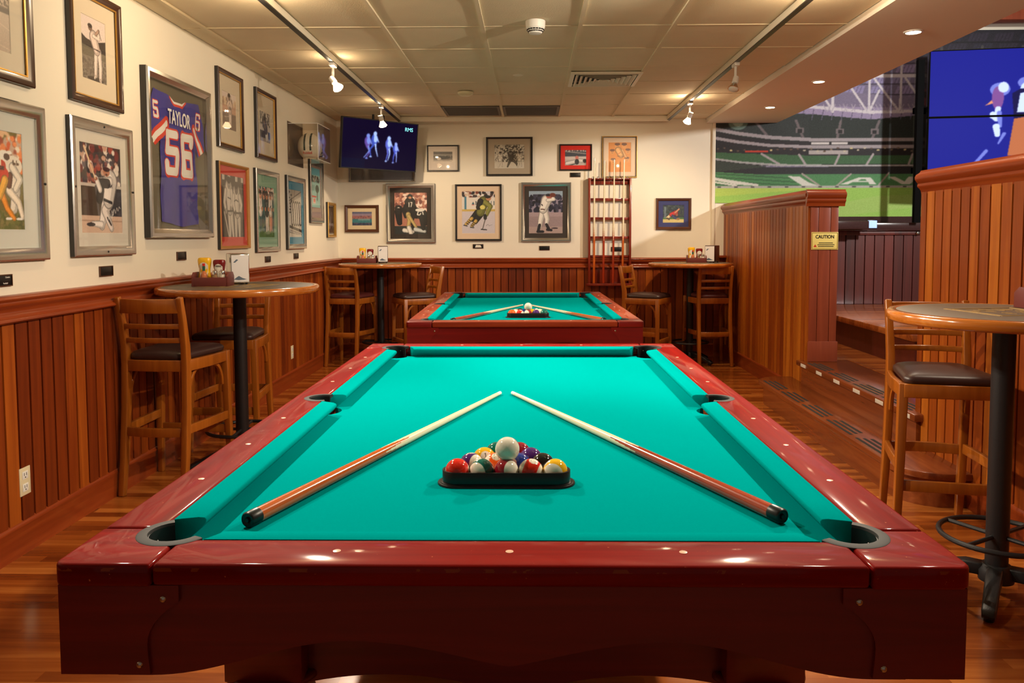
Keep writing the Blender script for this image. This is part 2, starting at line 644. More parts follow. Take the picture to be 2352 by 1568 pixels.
M['label_paper'] = plain('paper_label', (232, 226, 212), 0.5)
M['hot_sauce'] = plain('orange_sauce_glass', (190, 110, 70), 0.12, coat=0.5)
M['green_foil'] = plain('green_foil', (18, 86, 60), 0.35)
M['cap_red'] = plain('red_cap', (206, 30, 24), 0.35)
M['salt'] = plain('salt_glass', (226, 218, 200), 0.2)
M['pepper'] = plain('pepper_glass', (150, 118, 84), 0.2)
M['chrome'] = plain('chrome', (210, 206, 200), 0.12, metal=1.0)
M['napkin'] = plain('white_napkin_card', (226, 222, 222), 0.6)
M['napkin_box'] = plain('dark_brown_dispenser', (66, 40, 34), 0.25, coat=0.3)


# ------------------------------------------------------------------ printed pictures: a small painter that fills a fine grid of vertices
class Paint:
    def __init__(self, x0, y0, x1, y1, step, bg):
        self.x0, self.y0, self.x1, self.y1 = x0, y0, x1, y1
        self.nx = max(2, int(round((x1 - x0) / step)) + 1)
        self.ny = max(2, int(round((y1 - y0) / step)) + 1)
        self.X, self.Y = np.meshgrid(np.linspace(x0, x1, self.nx), np.linspace(y0, y1, self.ny))
        self.a = np.empty((self.ny, self.nx, 3))
        self.a[:] = bg
        self.outl = False

    def put(self, m, c, al=1.0):
        c = np.array(c, float)
        self.a[m] = self.a[m] * (1 - al) + c * al
        return self

    def rect(self, x0, y0, x1, y1, c, al=1.0):
        return self.put((self.X >= x0) & (self.X <= x1) & (self.Y >= y0) & (self.Y <= y1), c, al)

    def ell(self, cx, cy, rx, ry, c, rot=0.0, al=1.0):
        dx, dy = self.X - cx, self.Y - cy
        ca, sa = math.cos(rot), math.sin(rot)
        u, v = dx * ca + dy * sa, -dx * sa + dy * ca
        return self.put((u / rx) ** 2 + (v / ry) ** 2 <= 1, c, al)

    def inpoly(self, pts):
        m = np.zeros(self.X.shape, bool)
        n = len(pts)
        for i in range(n):
            (xa, ya), (xb, yb) = pts[i], pts[(i + 1) % n]
            if ya == yb:
                continue
            cond = (ya > self.Y) != (yb > self.Y)
            xi = (xb - xa) * (self.Y - ya) / (yb - ya) + xa
            m ^= cond & (self.X < xi)
        return m

    def poly(self, pts, c, al=1.0):
        return self.put(self.inpoly(pts), c, al)

    def line(self, pts, w, c, w2=None, al=1.0):
        """thick rounded polyline, width w tapering to w2"""
        n = len(pts) - 1
        w2 = w if w2 is None else w2
        if self.outl and w >= 5.5:
            # printed limbs get a darker rim and a lighter middle so they read apart
            self.outl = False
            self.line(pts, w * 1.16, tuple(v * .55 for v in c), w2 * 1.16)
            self.line(pts, w, tuple(v * .86 for v in c), w2)
            self.line([(x - w * .10, y - w * .04) for x, y in pts], w * .62, tuple(min(255, v * 1.04) for v in c), w2 * .62)
            self.outl = True
            return self
        m = np.zeros(self.X.shape, bool)
        for i in range(n):
            (xa, ya), (xb, yb) = pts[i], pts[i + 1]
            dx, dy = xb - xa, yb - ya
            t = np.clip(((self.X - xa) * dx + (self.Y - ya) * dy) / max(dx * dx + dy * dy, 1e-9), 0, 1)
            ww = w + (w2 - w) * (i + t) / n
            m |= (self.X - xa - t * dx) ** 2 + (self.Y - ya - t * dy) ** 2 <= (ww / 2) ** 2
        return self.put(m, c, al)

    def crowd(self, x0, y0, x1, y1, pal, cell, seed=1, al=1.0):
        r = random.Random(seed)
        n = int((x1 - x0) * (y1 - y0) / cell ** 2 * 1.6)
        m0 = (self.X >= x0) & (self.X <= x1) & (self.Y >= y0) & (self.Y <= y1)
        for k in range(n):
            cx, cy = r.uniform(x0, x1), r.uniform(y0, y1)
            rx, ry = cell * r.uniform(.35, .8), cell * r.uniform(.4, .9)
            m = m0 & (((self.X - cx) / rx) ** 2 + ((self.Y - cy) / ry) ** 2 <= 1)
            self.put(m, r.choice(pal), al)
        return self

    def speck(self, amt, seed=3):
        g = np.random.RandomState(seed).normal(0, amt, (self.ny, self.nx, 1))
        self.a = np.clip(self.a + g, 0, 255)
        return self

    def blur(self, k=1):
        for _ in range(k):
            p = np.pad(self.a, ((1, 1), (1, 1), (0, 0)), 'edge')
            self.a = (p[1:-1, 1:-1] * 2 + p[:-2, 1:-1] + p[2:, 1:-1] + p[1:-1, :-2] + p[1:-1, 2:]) / 6
        return self

    def man(self, pts, c_top, c_leg, skin, w, hair=(40, 30, 24), cap=None):
        """simple standing player: pts = dict of head, neck, hip, la (left arm list), ra, ll, rl"""
        self.line(pts['ll'], w * 1.15, c_leg, w * .6)
        self.line(pts['rl'], w * 1.15, c_leg, w * .6)
        hx, hy = pts['head']
        self.line([pts['neck'], pts['hip']], w * 2.1, c_top, w * 1.6)
        self.line(pts['la'], w * .85, c_top, w * .6)
        self.line(pts['ra'], w * .85, c_top, w * .6)
        for k in ('la', 'ra'):
            ex, ey = pts[k][-1]
            self.ell(ex, ey, w * .38, w * .38, skin)
        self.ell(hx, hy, w * .62, w * .78, skin)
        self.rect(hx - w * .34, hy - w * .05, hx - w * .1, hy + w * .06, (60, 44, 38))
        self.rect(hx + w * .1, hy - w * .05, hx + w * .34, hy + w * .06, (60, 44, 38))
        self.rect(hx - w * .2, hy + w * .36, hx + w * .2, hy + w * .44, (110, 60, 50))
        self.ell(hx, hy - w * .42, w * .66, w * .45, hair if cap is None else cap)
        return self

    def mesh(self, name, f, mat, parent=None, keep=None):
        """f(x,y)->local coordinates for arrays"""
        P = f(self.X, self.Y).reshape(-1, 3)
        nx, ny = self.nx, self.ny
        idx = np.arange(nx * ny).reshape(ny, nx)
        q = np.stack([idx[1:, :-1], idx[1:, 1:], idx[:-1, 1:], idx[:-1, :-1]], -1).reshape(-1, 4)
        if keep is not None:
            k = keep[:-1, :-1] & keep[1:, :-1] & keep[:-1, 1:] & keep[1:, 1:]
            q = q[k.reshape(-1)]
        me = D.meshes.new(name)
        col = np.clip(self.a / 255.0, 0, 1)
        lin = np.where(col <= .04045, col / 12.92, ((col + .055) / 1.055) ** 2.4).reshape(-1, 3)
        if keep is not None:
            used = np.unique(q)
            rm = np.full(nx * ny, -1)
            rm[used] = np.arange(len(used))
            P, lin, q = P[used], lin[used], rm[q]
        me.from_pydata(P.tolist(), [], q.tolist())
        at = me.color_attributes.new('print', 'FLOAT_COLOR', 'POINT')
        at.data.foreach_set('color', np.concatenate([lin, np.ones((len(lin), 1))], 1).astype(np.float32).ravel())
        for p in me.polygons:
            p.use_smooth = True
        me.materials.append(mat)
        o = D.objects.new(name, me)
        COL.objects.link(o)
        if parent is not None:
            o.parent = parent
        return o


# ------------------------------------------------------------------ the room
Y0 = -1.6          # the room goes on a little behind the camera
CR_TOP, CR_BOT, BB = 1.076, 0.962, 0.142
STEP1, PLAT, DAIS = 0.177, 0.354, 0.606

b = MB()
b.box(XL - .15, 2.40, Y0, YB + .15, -.08, 0)
struct(b.build('floor', M['floor'], smooth=0))
b = MB()
b.box(XL - .12, XL, Y0, YB + .12, 0, ZC + .2)
struct(b.build('wall_left', M['plaster'], smooth=0))
b = MB()
b.box(XL, 6.6, YB, YB + .12, 0, 3.75)
struct(b.build('wall_back', M['plaster'], smooth=0))
b = MB()
b.box(1.955, 1.99, YB - .03, YB, CR_TOP - .1, 2.53)
struct(b.build('trim_1', M['white_paint'], bevel=.004))


def boards(mb, a0, a1, z0, z1, f, w=.083, t=.016, gap=.0075):
    """tongue-and-groove boarding: f(a, d, z) gives the point at a along the wall, d out of it"""
    k0 = math.floor(a0 / w)
    k1 = math.ceil(a1 / w)
    for k in range(k0, k1):
        s, e = max(a0, k * w), min(a1, (k + 1) * w)
        if e - s < .004:
            continue
        g = gap / 2
        prof = [(s, .001), (s + g, .001), (s + g + .002, t), (e - g - .002, t), (e - g, .001), (e, .001)]
        lo = [mb.bm.verts.new(f(a, d, z0)) for a, d in prof]
        hi = [mb.bm.verts.new(f(a, d, z1)) for a, d in prof]
        for i in range(5):
            mb.face((lo[i], lo[i + 1], hi[i + 1], hi[i]))
    return mb


def sweep_profile(mb, prof, a0, a1, f, cap=True):
    """prof: closed list of (d, z); a from a0 to a1"""
    lo = [mb.bm.verts.new(f(a0, d, z)) for d, z in prof]
    hi = [mb.bm.verts.new(f(a1, d, z)) for d, z in prof]
    n = len(prof)
    for i in range(n):
        j = (i + 1) % n
        mb.face((lo[i], lo[j], hi[j], hi[i]))
    if cap:
        mb.face(lo[::-1])
        mb.face(hi)
    return mb


def fL(a, d, z): return (XL + d, a, z)
def fB(a, d, z): return (a, YB - d, z)
def fR(a, d, z): return (XR - d, a, z)


def rail_profile(top, h):
    """moulded cap: bead, step, cove down to a lower bead; (out, z)"""
    p = [(0, top), (.040, top), (.052, top - .006), (.055, top - .014), (.050, top - .022), (.044, top - .026), (.046, top - .034),
         (.040, top - .044)]
    n = 8
    for i in range(1, n + 1):
        t = i / n
        p.append((.036 - .020 * math.sin(t * PI) ** .8 + .006 * t, top - .046 - (h - .066) * t))
    p += [(.046, top - h + .016), (.047, top - h + .009), (.040, top - h + .003), (.030, top - h), (0, top - h)]
    return p


BBP = [(0, 0), (.020, 0), (.020, BB - .028), (.024, BB - .022), (.024, BB - .014), (.016, BB - .004), (.012, BB), (0, BB)]
n_trim = 1
for nm, f, a0, a1, ax in (('left', fL, Y0, YB, 'Y'), ('back', fB, XL, 1.99, 'X')):
    n_trim += 1
    b = MB()
    boards(b, a0, a1, BB - .01, CR_BOT + .01, f)
    struct(b.build('trim_%d' % n_trim, M['wains'][ax], smooth=0))
    n_trim += 1
    b = MB()
    sweep_profile(b, rail_profile(CR_TOP, CR_TOP - CR_BOT), a0, a1 - (.0 if nm == 'left' else 0), f)
    struct(b.build('trim_%d' % n_trim, M['rail_y' if ax == 'Y' else 'rail_x'], smooth=50))
    b = MB()
    sweep_profile(b, BBP, a0, a1, f)
    struct(b.build('baseboard_' + nm, M['rail_y' if ax == 'Y' else 'rail_x'], smooth=40))

# low ledge behind the corner table where the back wall meets the partition
b = MB()
b.box(1.99, XR, YB - .05, YB, .0, 1.076)
b.box(1.975, XR, YB - .16, YB, 1.076, 1.10)
n_trim += 1
struct(b.build('trim_%d' % n_trim, M['rail_x'], bevel=.004))

# partitions on the right: boards, moulded cap, baseboard
PTOP, PT = 1.655, 0.20


def cap_profile(top):
    return [(0, top), (.020, top), (.025, top - .010), (.032, top - .015), (.045, top - .023), (.052, top - .036), (.050, top - .050), (.040, top - .064), (.034, top - .070),
            (.037, top - .078), (.036, top - .088), (.026, top - .095), (.018, top - .106), (.014, top - .125), (0, top - .125)]


def partition(tag, ya, yb, end_post):
    global n_trim
    b = MB()
    b.box(XR + .002, XR + PT - .002, ya, yb, 0, PTOP - .10)
    boards(b, ya, yb, BB - .01, PTOP - .10, fR)
    struct(b.build('wall_right_' + tag, M['part_boards'], smooth=0))
    b = MB()
    prof = cap_profile(PTOP)
    loop = [(XR - d, z) for d, z in prof[1:-1]] + [(XR + PT + d, z) for d, z in reversed(prof[1:-1])]
    lo_e = ya - (.03 if end_post else 0)
    vs0 = [b.bm.verts.new((x, lo_e, z)) for x, z in loop]
    vs1 = [b.bm.verts.new((x, yb, z)) for x, z in loop]
    n = len(loop)
    for i in range(n):
        b.face((vs0[i], vs0[(i + 1) % n], vs1[(i + 1) % n], vs1[i]))
    b.face(vs0[::-1])
    b.face(vs1)
    n_trim += 1
    struct(b.build('trim_%d' % n_trim, M['rail_y'], smooth=50))
    b = MB()
    sweep_profile(b, BBP, ya, yb, fR)
    struct(b.build('baseboard_right_' + tag, M['rail_y'], smooth=40))


partition('near', Y0, 4.30, False)
partition('far', 6.02, YB, True)
# boarded end of the far partition, with its own plinth block and cap return
b = MB()
for x0, x1 in ((XR - .002, XR + .055), (XR + .058, XR + .145), (XR + .148, XR + PT + .004)):
    b.box(x0, x1, 6.0, 6.02, PLAT, PTOP - .10)
n_trim += 1
struct(b.build('trim_%d' % n_trim, M['post'], bevel=.003))
b = MB()
b.box(XR - .012, XR + PT + .012, 5.985, 6.0, PLAT, PLAT + .155)
n_trim += 1
struct(b.build('trim_%d' % n_trim, M['post'], bevel=.004))
b = MB()
capn = [(d, z) for d, z in cap_profile(PTOP)]
sweep_profile(b, capn, XR - .045, XR + PT + .045, lambda a, d, z: (a, 6.0 - d * .9, z))
n_trim += 1
struct(b.build('trim_%d' % n_trim, M['rail_x'], smooth=50))

# ------------------------------------------------------------------ steps and raised floor


def step_slab(x0, y0, y1, z, th, rad, xin):
    """tread with two rounded room-side corners"""
    pts = [(xin, y0)]
    for k in range(9):
        t = PI / 2 * k / 8
        pts.append((x0 + rad - rad * math.sin(t), y0 + rad - rad * math.cos(t)))
    for k in range(9):
        t = PI / 2 * k / 8
        pts.append((x0 + rad - rad * math.cos(t), y1 - rad + rad * math.sin(t)))
    pts.append((xin, y1))
    return pts


b = MB()
b.prism(step_slab(1.785, 3.72, 6.36, 0, 0, .22, XR), STEP1 - .035, STEP1)
t1 = struct(b.build('floor_lower_tread', M['step'], bevel=.008))
b = MB()
b.prism(step_slab(1.815, 3.76, 6.32, 0, 0, .20, XR), 0, STEP1 - .035)
struct(b.build('floor_lower_riser', M['step'], smooth=40))
b = MB()
b.box(2.045, XR + .33, 4.20, 6.09, PLAT - .042, PLAT)
struct(b.build('floor_upper_tread', M['step'], bevel=.010))
b = MB()
b.box(2.075, XR + .33, 4.24, 6.05, 0, PLAT - .042)
struct(b.build('floor_upper_riser', M['step'], smooth=0))
b = MB()
b.box(XR + .33, 6.6, 2.0, YB, PLAT - .06, PLAT)
b.box(XR + PT, XR + .33, 6.09, YB, PLAT - .06, PLAT)
b.box(XR + PT, XR + .33, 2.0, 4.20, PLAT - .06, PLAT)
b.box(XR + PT + .1, 6.6, 2.0, 2.1, 0, PLAT - .06)
struct(b.build('floor_raised', M['deck'], smooth=0))
# dais for the seating, with a dark riser
b = MB()
b.box(2.70, 6.6, 5.60, 8.16, DAIS - .05, DAIS)
struct(b.build('floor_dais', M['deck'], bevel=.008))
b = MB()
b.box(2.73, 6.6, 5.63, 8.16, PLAT, DAIS - .05)
struct(b.build('floor_dais_riser', M['redboard'], smooth=0))
# dark boarded wall under the mural with its counter
b = MB()
b.box(2.32, 6.6, 8.20, 8.28, PLAT, 1.36)
boards(b, 2.32, 6.6, DAIS, 1.36, lambda a, d, z: (a, 8.20 - d, z), w=.098)
struct(b.build('wall_raised', M['redboard'], smooth=0))
b = MB()
b.box(2.32, 6.6, 8.165, 8.19, 1.315, 1.36)
n_trim += 1
struct(b.build('trim_%d' % n_trim, M['redboard'], bevel=.004))
b = MB()
b.box(2.32, 6.6, 8.13, 8.62, 1.36, 1.44)
n_trim += 1
struct(b.build('trim_%d' % n_trim, M['dark_stone'], bevel=.006))
b = MB()
b.box(2.32, 6.6, 8.615, 8.640, 1.44, 1.515)
n_trim += 1
struct(b.build('trim_%d' % n_trim, M['dark_stone'], smooth=0))
b = MB()
b.box(2.70, 6.6, YB - .30, YB, 3.52, 3.68)
n_trim += 1
struct(b.build('trim_%d' % n_trim, M['post'], bevel=.01))

# ------------------------------------------------------------------ ceiling: tiles, grid bars, soffit, beams
XG = [XL, -1.97, TRX_L, -.885, -.290, .295, .855, TRX_R, 1.885]
YG = [Y0] + [4.25 + .572 * k for k in range(-10, 8)] + [YB]
rs = random.Random(4)
b = MB()
VENT_CELLS = {(3, 17), (4, 17)}
for i in range(len(XG) - 1):
    for j in range(len(YG) - 1):
        x0, x1, y0, y1 = XG[i], XG[i + 1], YG[j], YG[j + 1]
        if y1 - y0 < .02:
            continue
        g = .006
        sag = rs.uniform(0, .006)
        dz = [rs.uniform(0, .006) for _ in range(4)]
        n = 4
        vs = [[None] * (n + 1) for _ in range(n + 1)]
        for p in range(n + 1):
            for q in range(n + 1):
                u, v = p / n, q / n
                z = ZC + (dz[0] * (1 - u) * (1 - v) + dz[1] * u * (1 - v) + dz[2] * u * v + dz[3] * (1 - u) * v) - sag * 16 * u * (1 - u) * v * (1 - v)
                vs[p][q] = b.bm.verts.new((x0 + g + (x1 - x0 - 2 * g) * u, y0 + .004 + (y1 - y0 - .008) * v, z))
        for p in range(n):
            for q in range(n):
                b.face((vs[p][q], vs[p][q + 1], vs[p + 1][q + 1], vs[p + 1][q]))
b.box(XL, 1.885, Y0, YB, ZC + .02, ZC + .06)
struct(b.build('ceiling', M['ceil_tile'], smooth=60))
b = MB()
for x in XG[1:-1]:
    if x in (TRX_L, TRX_R):
        continue
    b.box(x - .012, x + .012, Y0, YB - .2, ZC - .009, ZC + .02)
for y in YG[1:-1]:
    b.box(XL, 1.885, y - .004, y + .004, ZC - .001, ZC + .02)
n_trim += 1
struct(b.build('trim_%d' % n_trim, M['ceil_tile'], smooth=0))
b = MB()
b.box(1.885, 2.645, Y0, YB - .02, 2.522, 2.60)
b.box(2.62, 2.645, Y0, YB - .02, 2.60, 3.68)
struct(b.build('ceiling_soffit', M['ceil_plain'], smooth=0))
b = MB()
b.box(2.645, 6.6, 3.0, YB, 3.68, 3.74)
struct(b.build('ceiling_raised', M['white_paint'], smooth=0))
b = MB()
b.box(TRX_L, TRX_R, 8.36, 8.42, ZC - .05, ZC)
n_trim += 1
struct(b.build('trim_%d' % n_trim, M['white_paint'], bevel=.003))


def vent_tile(x0, x1, y0, y1, label):
    t = thing('return_vent', label, 'vent', ((x0 + x1) / 2, (y0 + y1) / 2, ZC - .008), group='return vents along the back beam')
    w, h = (x1 - x0) / 2 - .016, (y1 - y0) / 2 - .012
    f = MB()
    for a in ((-w, w, -h, -h + .025), (-w, w, h - .025, h), (-w, -w + .025, -h + .025, h - .025), (w - .025, w, -h + .025, h - .025)):
        f.box(a[0], a[1], a[2], a[3], -.004, .006)
    f.build('frame', M['vent_grey'], t, smooth=0)
    g = MB()
    g.box(-w + .02, w - .02, -h + .02, h - .02, .004, .008)
    g.build('backing', M['vent_hole'], t, smooth=0)
    s = MB()
    k = 0
    y = -h + .035
    while y < h - .03:
        s.box(-w + .02, w - .02, y, y + .006, -.003, .004)
        y += .018
    s.build('slats', M['vent_grey'], t, smooth=0)


vent_tile(-.885, -.290, 7.682, 8.254, 'dark slatted return vent in the ceiling, left of the pair by the back beam')
vent_tile(-.290, .295, 7.682, 8.254, 'dark slatted return vent in the ceiling, right of the pair by the back beam')

# square louvred diffuser
t = thing('air_diffuser', 'pale square ceiling air diffuser with nested louvres', 'vent', (.582, 6.40, ZC - .008))
f = MB()
R1, R2 = .275, .245
f.loft([[(s * r, q * r, z) for s, q in ((-1, -1), (1, -1), (1, 1), (-1, 1))] for r, z in ((R1, .004), (R1, -.008), (R2, -.012), (R2, .004))], closed=True)
f.build('frame', M['white_paint'], t, smooth=0)
g = MB()
g.box(-R2, R2, -R2, R2, .008, .012)
g.build('backing', M['vent_hole'], t, smooth=0)
for k in range(6):
    r0 = .235 - k * .038
    l_ = MB()
    l_.loft([[(s * r, q * r, z) for s, q in ((-1, -1), (1, -1), (1, 1), (-1, 1))] for r, z in ((r0, -.014), (r0 - .024, .004), (r0 - .026, .004), (r0 - .003, -.014))], closed=True)
    l_.build('louvre', M['white_paint'], t, smooth=0)
l_ = MB()
l_.box(-.012, .012, -.012, .012, -.012, .004)
l_.build('centre_plate', M['white_paint'], t, smooth=0)


def detector(x, y, label, mat, r, h, slots):
    t = thing('smoke_detector', label, 'smoke detector', (x, y, ZC - .002))
    m = MB()
    m.lathe([(r, 0), (r, -.012), (r * .96, -h * .55)], seg=40)
    m.build('base', mat, t)
    m = MB()
    m.lathe([(r * .95, -h * .5), (r * .88, -h * .62), (r * .62, -h * .95), (r * .3, -h), (0, -h)], seg=40)
    m.build('dome', mat, t)
    if slots:
        s = MB()
        for k in range(18):
            a = 2 * PI * k / 18
            for q in (0, 1):
                rr, zz = r * (.84 - .12 * q), -h * (.68 + .13 * q)
                c = Vector((rr * math.cos(a), rr * math.sin(a), zz))
                tang = Vector((-math.sin(a), math.cos(a), 0))
                s.bar(c - tang * r * .11, c + tang * r * .11, .004, h * .09)
        s.build('vents', M['vent_hole'], t, smooth=0)


detector(.027, 4.705, 'white dome smoke detector with dark slots, nearest the camera', M['white_plastic'], .058, .075, True)
detector(-.571, 6.957, 'flat yellowed smoke detector on a ceiling tile near the back', M['ivory_plastic'], .068, .035, False)
m = MB()
m.lathe([(.042, 0), (.042, -.004), (.03, -.008), (0, -.008)], (-.1, 6.25, ZC + .002), seg=28)
setp(m.build('sprinkler_cap', M['white_paint']), 'small flush round cap in a middle ceiling tile', 'sprinkler cap')

# ------------------------------------------------------------------ track rails with their lamp heads
for x, side in ((TRX_L, 1), (TRX_R, -1)):
    t = thing('lighting_track', 'white ceiling lighting track on the %s side of the room' % ('left' if side > 0 else 'right'), 'track', (x, 0, ZC))
    m = MB()
    m.box(-.018, .018, Y0, 8.42, -.042, -.001)
    m.build('channel', M['white_paint'], t, bevel=.002)
    m = MB()
    m.box(-.016, .016, Y0, 8.41, -.048, -.0425)
    m.build('conductor_slot', M['black_plastic'], t, smooth=0)


def track_head(x, y, tgt, lit, label):
    t = thing('track_spotlight', label, 'spotlight', (x, y, ZC - .048))
    top = Vector((0, 0, 0))
    m = MB()
    m.box(-.018, .018, -.045, .045, -.022, 0)
    m.build('adapter', M['white_plastic'], t, bevel=.003)
    d = (Vector(tgt) - Vector((x, y, LAMP_Z))).normalized()
    piv = Vector((0, 0, LAMP_Z - (ZC - .048)))
    m = MB()
    m.tube([(0, 0, -.02), (0, 0, piv.z + .025), piv - d * .025], .009, 10)
    m.build('stem', M['white_plastic'], t)
    Rm = d.to_track_quat('Z', 'Y').to_matrix()
    m = MB()
    m.lathe([(.006, -.03), (.020, -.028), (.022, .02), (.018, .022), (0, .022)], piv, 20, M=Rm)
    m.build('lamp_holder', M['white_plastic'], t)
    m = MB()
    m.lathe([(.014, .020), (.020, .035), (.036, .066), (.038, .072), (.032, .073)], piv, 24, M=Rm)
    m.build('reflector', M['lit_reflector'] if lit else M['chrome'], t)
    m = MB()
    m.lathe([(.034, .0735), (.026, .080), (0, .083)], piv, 20, M=Rm)
    m.build('bulb', M['bulb'] if lit else M['bulb_off'], t)


HEADS = {0: 'lit white track spotlight on the left track, nearer of the two in view',
         1: 'lit white track spotlight over the corner television',
         4: 'unlit white track spotlight on the right track',
         5: 'lit white track spotlight on the right track by the back wall'}
for i, (x, y, tgt, w, lit, ang) in enumerate(TRACK_LAMPS):
    if i in HEADS:
        track_head(x, y, tgt, lit, HEADS[i])
DL = ['recessed downlight in the sloping-edge soffit, nearest the camera', 'recessed downlight in the soffit, middle of the three', 'recessed downlight in the soffit, closest to the back wall']
DL[0] = 'recessed downlight in the right soffit, largest and nearest of the three'
for (x, y), lb in zip(DOWNLIGHTS, DL):
    t = thing('downlight', lb, 'downlight', (x, y, 2.522))
    m = MB()
    m.lathe([(.055, 0), (.054, -.006), (.043, -.008), (.040, -.001), (.040, .0)], seg=32)
    m.build('trim_ring', M['white_plastic'], t)
    m = MB()
    m.lathe([(.040, -.003), (.02, -.006), (0, -.007)], seg=24)
    m.build('lens', M['bulb'], t)

# ------------------------------------------------------------------ stadium mural, with shade painted into its right-hand strip
p = Paint(1637, 84, 2490, 500, 1.3, (112, 104, 132))
rr = random.Random(5)
for k in range(16):            # roof panels
    for q in range(8):
        x = 1700 + k * 56 + (q % 2) * 9
        y = 92 + q * 23
        p.poly([(x, y), (x + 40, y - 2), (x + 33, y + 17), (x - 7, y + 18)], (142 + rr.randint(-8, 8), 130, 172))
        for z in range(1, 5):
            p.line([(x + z * 8, y), (x + z * 8 - 7, y + 17)], 1.4, (96, 88, 116))
for q in range(9):
    p.line([(1637, 108 + q * 23), (2560, 108 + q * 23 + 4)], 3, (70, 64, 82))
p.poly([(1637, 240), (1790, 262), (2000, 280), (2150, 284), (2560, 284), (2560, 262), (1637, 200)], (120, 110, 138))
p.rect(1637, 268, 2560, 330, (34, 42, 40))
p.poly([(1800, 262), (1860, 268), (1940, 276), (1990, 280), (2085, 272), (2085, 255), (1860, 250)], (150, 136, 170))
for x in range(1815, 2090, 22):
    p.line([(x, 258), (x - 4, 280)], 2, (96, 88, 116))
W1 = (206, 200, 208)
p.line([(1637, 205), (1700, 224), (1840, 250), (1985, 264), (2085, 262), (2560, 262)], 7, W1)
p.line([(1980, 183), (2090, 184), (2560, 180)], 8, W1)
for xv in (1902, 1983, 2053, 2140, 2230, 2320):
    p.line([(xv, 120), (xv - 1, 262)], 6, W1)
for xa, ya, xb, yb in ((1885, 236, 1897, 254), (1938, 205, 1977, 260), (1990, 186, 2046, 258), (2060, 186, 2090, 228), (1985, 258, 2004, 216), (2140, 190, 2190, 258), (2230, 190, 2280, 258)):
    p.line([(xa, ya), (xb, yb)], 5, W1)
for k in range(26):
    x = 1880 + k * 9
    p.line([(x, 246), (x + rr.choice((-8, 8)), 262)], 1.6, (170, 162, 178))
# stands
p.poly([(1637, 262), (1760, 262), (1850, 268), (1850, 330), (1637, 300)], (40, 46, 46))
for xa, ya, xb, yb in ((1716, 268, 1758, 318), (1820, 282, 1838, 324), (1920, 284, 1912, 326), (2006, 284, 1990, 326)):
    p.line([(xa, ya), (xb, yb)], 6, (104, 94, 98))
for x, y in ((1829, 304), (1919, 306), (1996, 307)):
    p.rect(x - 9, y - 6, x + 9, y + 6, (110, 100, 104))
    p.rect(x - 5, y - 3, x + 5, y + 5, (30, 28, 30))
p.ell(1690, 285, 22, 17, (112, 140, 130), al=.8)  # blurry lamp reflection on the mural, painted into the print
p.ell(1690, 285, 12, 10, (160, 186, 176), al=.8)
p.poly([(1637, 305), (1700, 318), (1800, 328), (2560, 334), (2560, 400), (1637, 380)], (34, 30, 34))
B1 = (158, 150, 156)
p.line([(1637, 300), (1690, 310), (1760, 319), (1860, 325), (2085, 325), (2560, 325)], 8, B1)
p.line([(1637, 320), (1690, 329), (1760, 337), (1860, 341), (2085, 341), (2560, 341)], 7, B1)
p.rect(1855, 331, 1895, 335, (206, 200, 200)); p.rect(1900, 331, 1937, 335, (206, 200, 200))
p.rect(1850, 348, 1938, 357, (172, 164, 164))
for k in range(30):
    p.ell(1645 + k * 15, 345 + rr.uniform(-3, 6), 3, 2, rr.choice(((206, 190, 140), (120, 104, 90), (90, 70, 60), (190, 180, 160))))
p.rect(1706, 349, 1758, 352, (196, 60, 40))
p.poly([(1637, 352), (1740, 356), (1850, 360), (2560, 360), (2560, 380), (1760, 380), (1637, 366)], (58, 96, 62))
for xa, ya, xb, yb in ((1744, 356, 1785, 380), (1828, 358, 1843, 380), (1918, 360, 1909, 381), (1994, 358, 1980, 381), (2082, 358, 2074, 381)):
    p.line([(xa, ya), (xb, yb)], 5, (166, 156, 160))
p.line([(1637, 367), (1700, 375), (1780, 381), (1900, 383), (2560, 383)], 4.5, (166, 166, 168))
for k in range(40):
    x = 1642 + k * 16
    p.rect(x, 374 + min(8, k), x + 9, 381 + min(4, k), (196, 198, 198), al=.35)
p.rect(1637, 386, 2560, 402, (40, 40, 44))
p.poly([(1637, 370), (1760, 385), (1637, 396)], (52, 60, 54))
p.poly([(1637, 396), (1740, 402), (2560, 402), (2560, 430), (1637, 430)], (76, 132, 84))
for q in range(4):
    p.line([(1637, 400 + q * 8), (1830, 412 + q * 8)], 1.3, (44, 70, 50))
for xa, ya, xb, yb in ((1836, 401, 1878, 430), (1945, 402, 1912, 430), (2030, 400, 2006, 430)):
    p.line([(xa, ya), (xb, yb)], 4, (166, 156, 150))
WL = (214, 214, 206)
p.poly([(1637, 408), (1665, 413), (1738, 424), (1738, 428), (1690, 425), (1637, 415)], WL)
p.poly([(1637, 417), (1690, 425), (1690, 429), (1637, 421)], WL)
p.poly([(1803, 406), (1830, 407), (1850, 420), (1880, 430), (1840, 430), (1812, 412)], WL)
p.poly([(1922, 425), (1962, 410), (1990, 410), (2003, 425), (1988, 425), (1984, 420), (1950, 420), (1940, 425)], WL)
p.poly([(1962, 417), (1970, 413), (1978, 413), (1981, 417)], (76, 132, 84))
p.poly([(2030, 409), (2046, 409), (2066, 419), (2074, 409), (2088, 409), (2088, 418), (2078, 425), (2060, 425)], WL)
p.rect(1637, 428, 2560, 433, (176, 174, 170))
for k in range(14):
    p.rect(1645 + k * 38, 429, 1653 + k * 38, 432, (60, 58, 60))
p.rect(1637, 433, 2560, 500, (152, 196, 88))
p.poly([(1637, 433), (1900, 433), (1637, 452)], (176, 204, 92))
p.poly([(1760, 500), (2000, 452), (2150, 446), (2150, 470), (1900, 500)], (162, 196, 100))
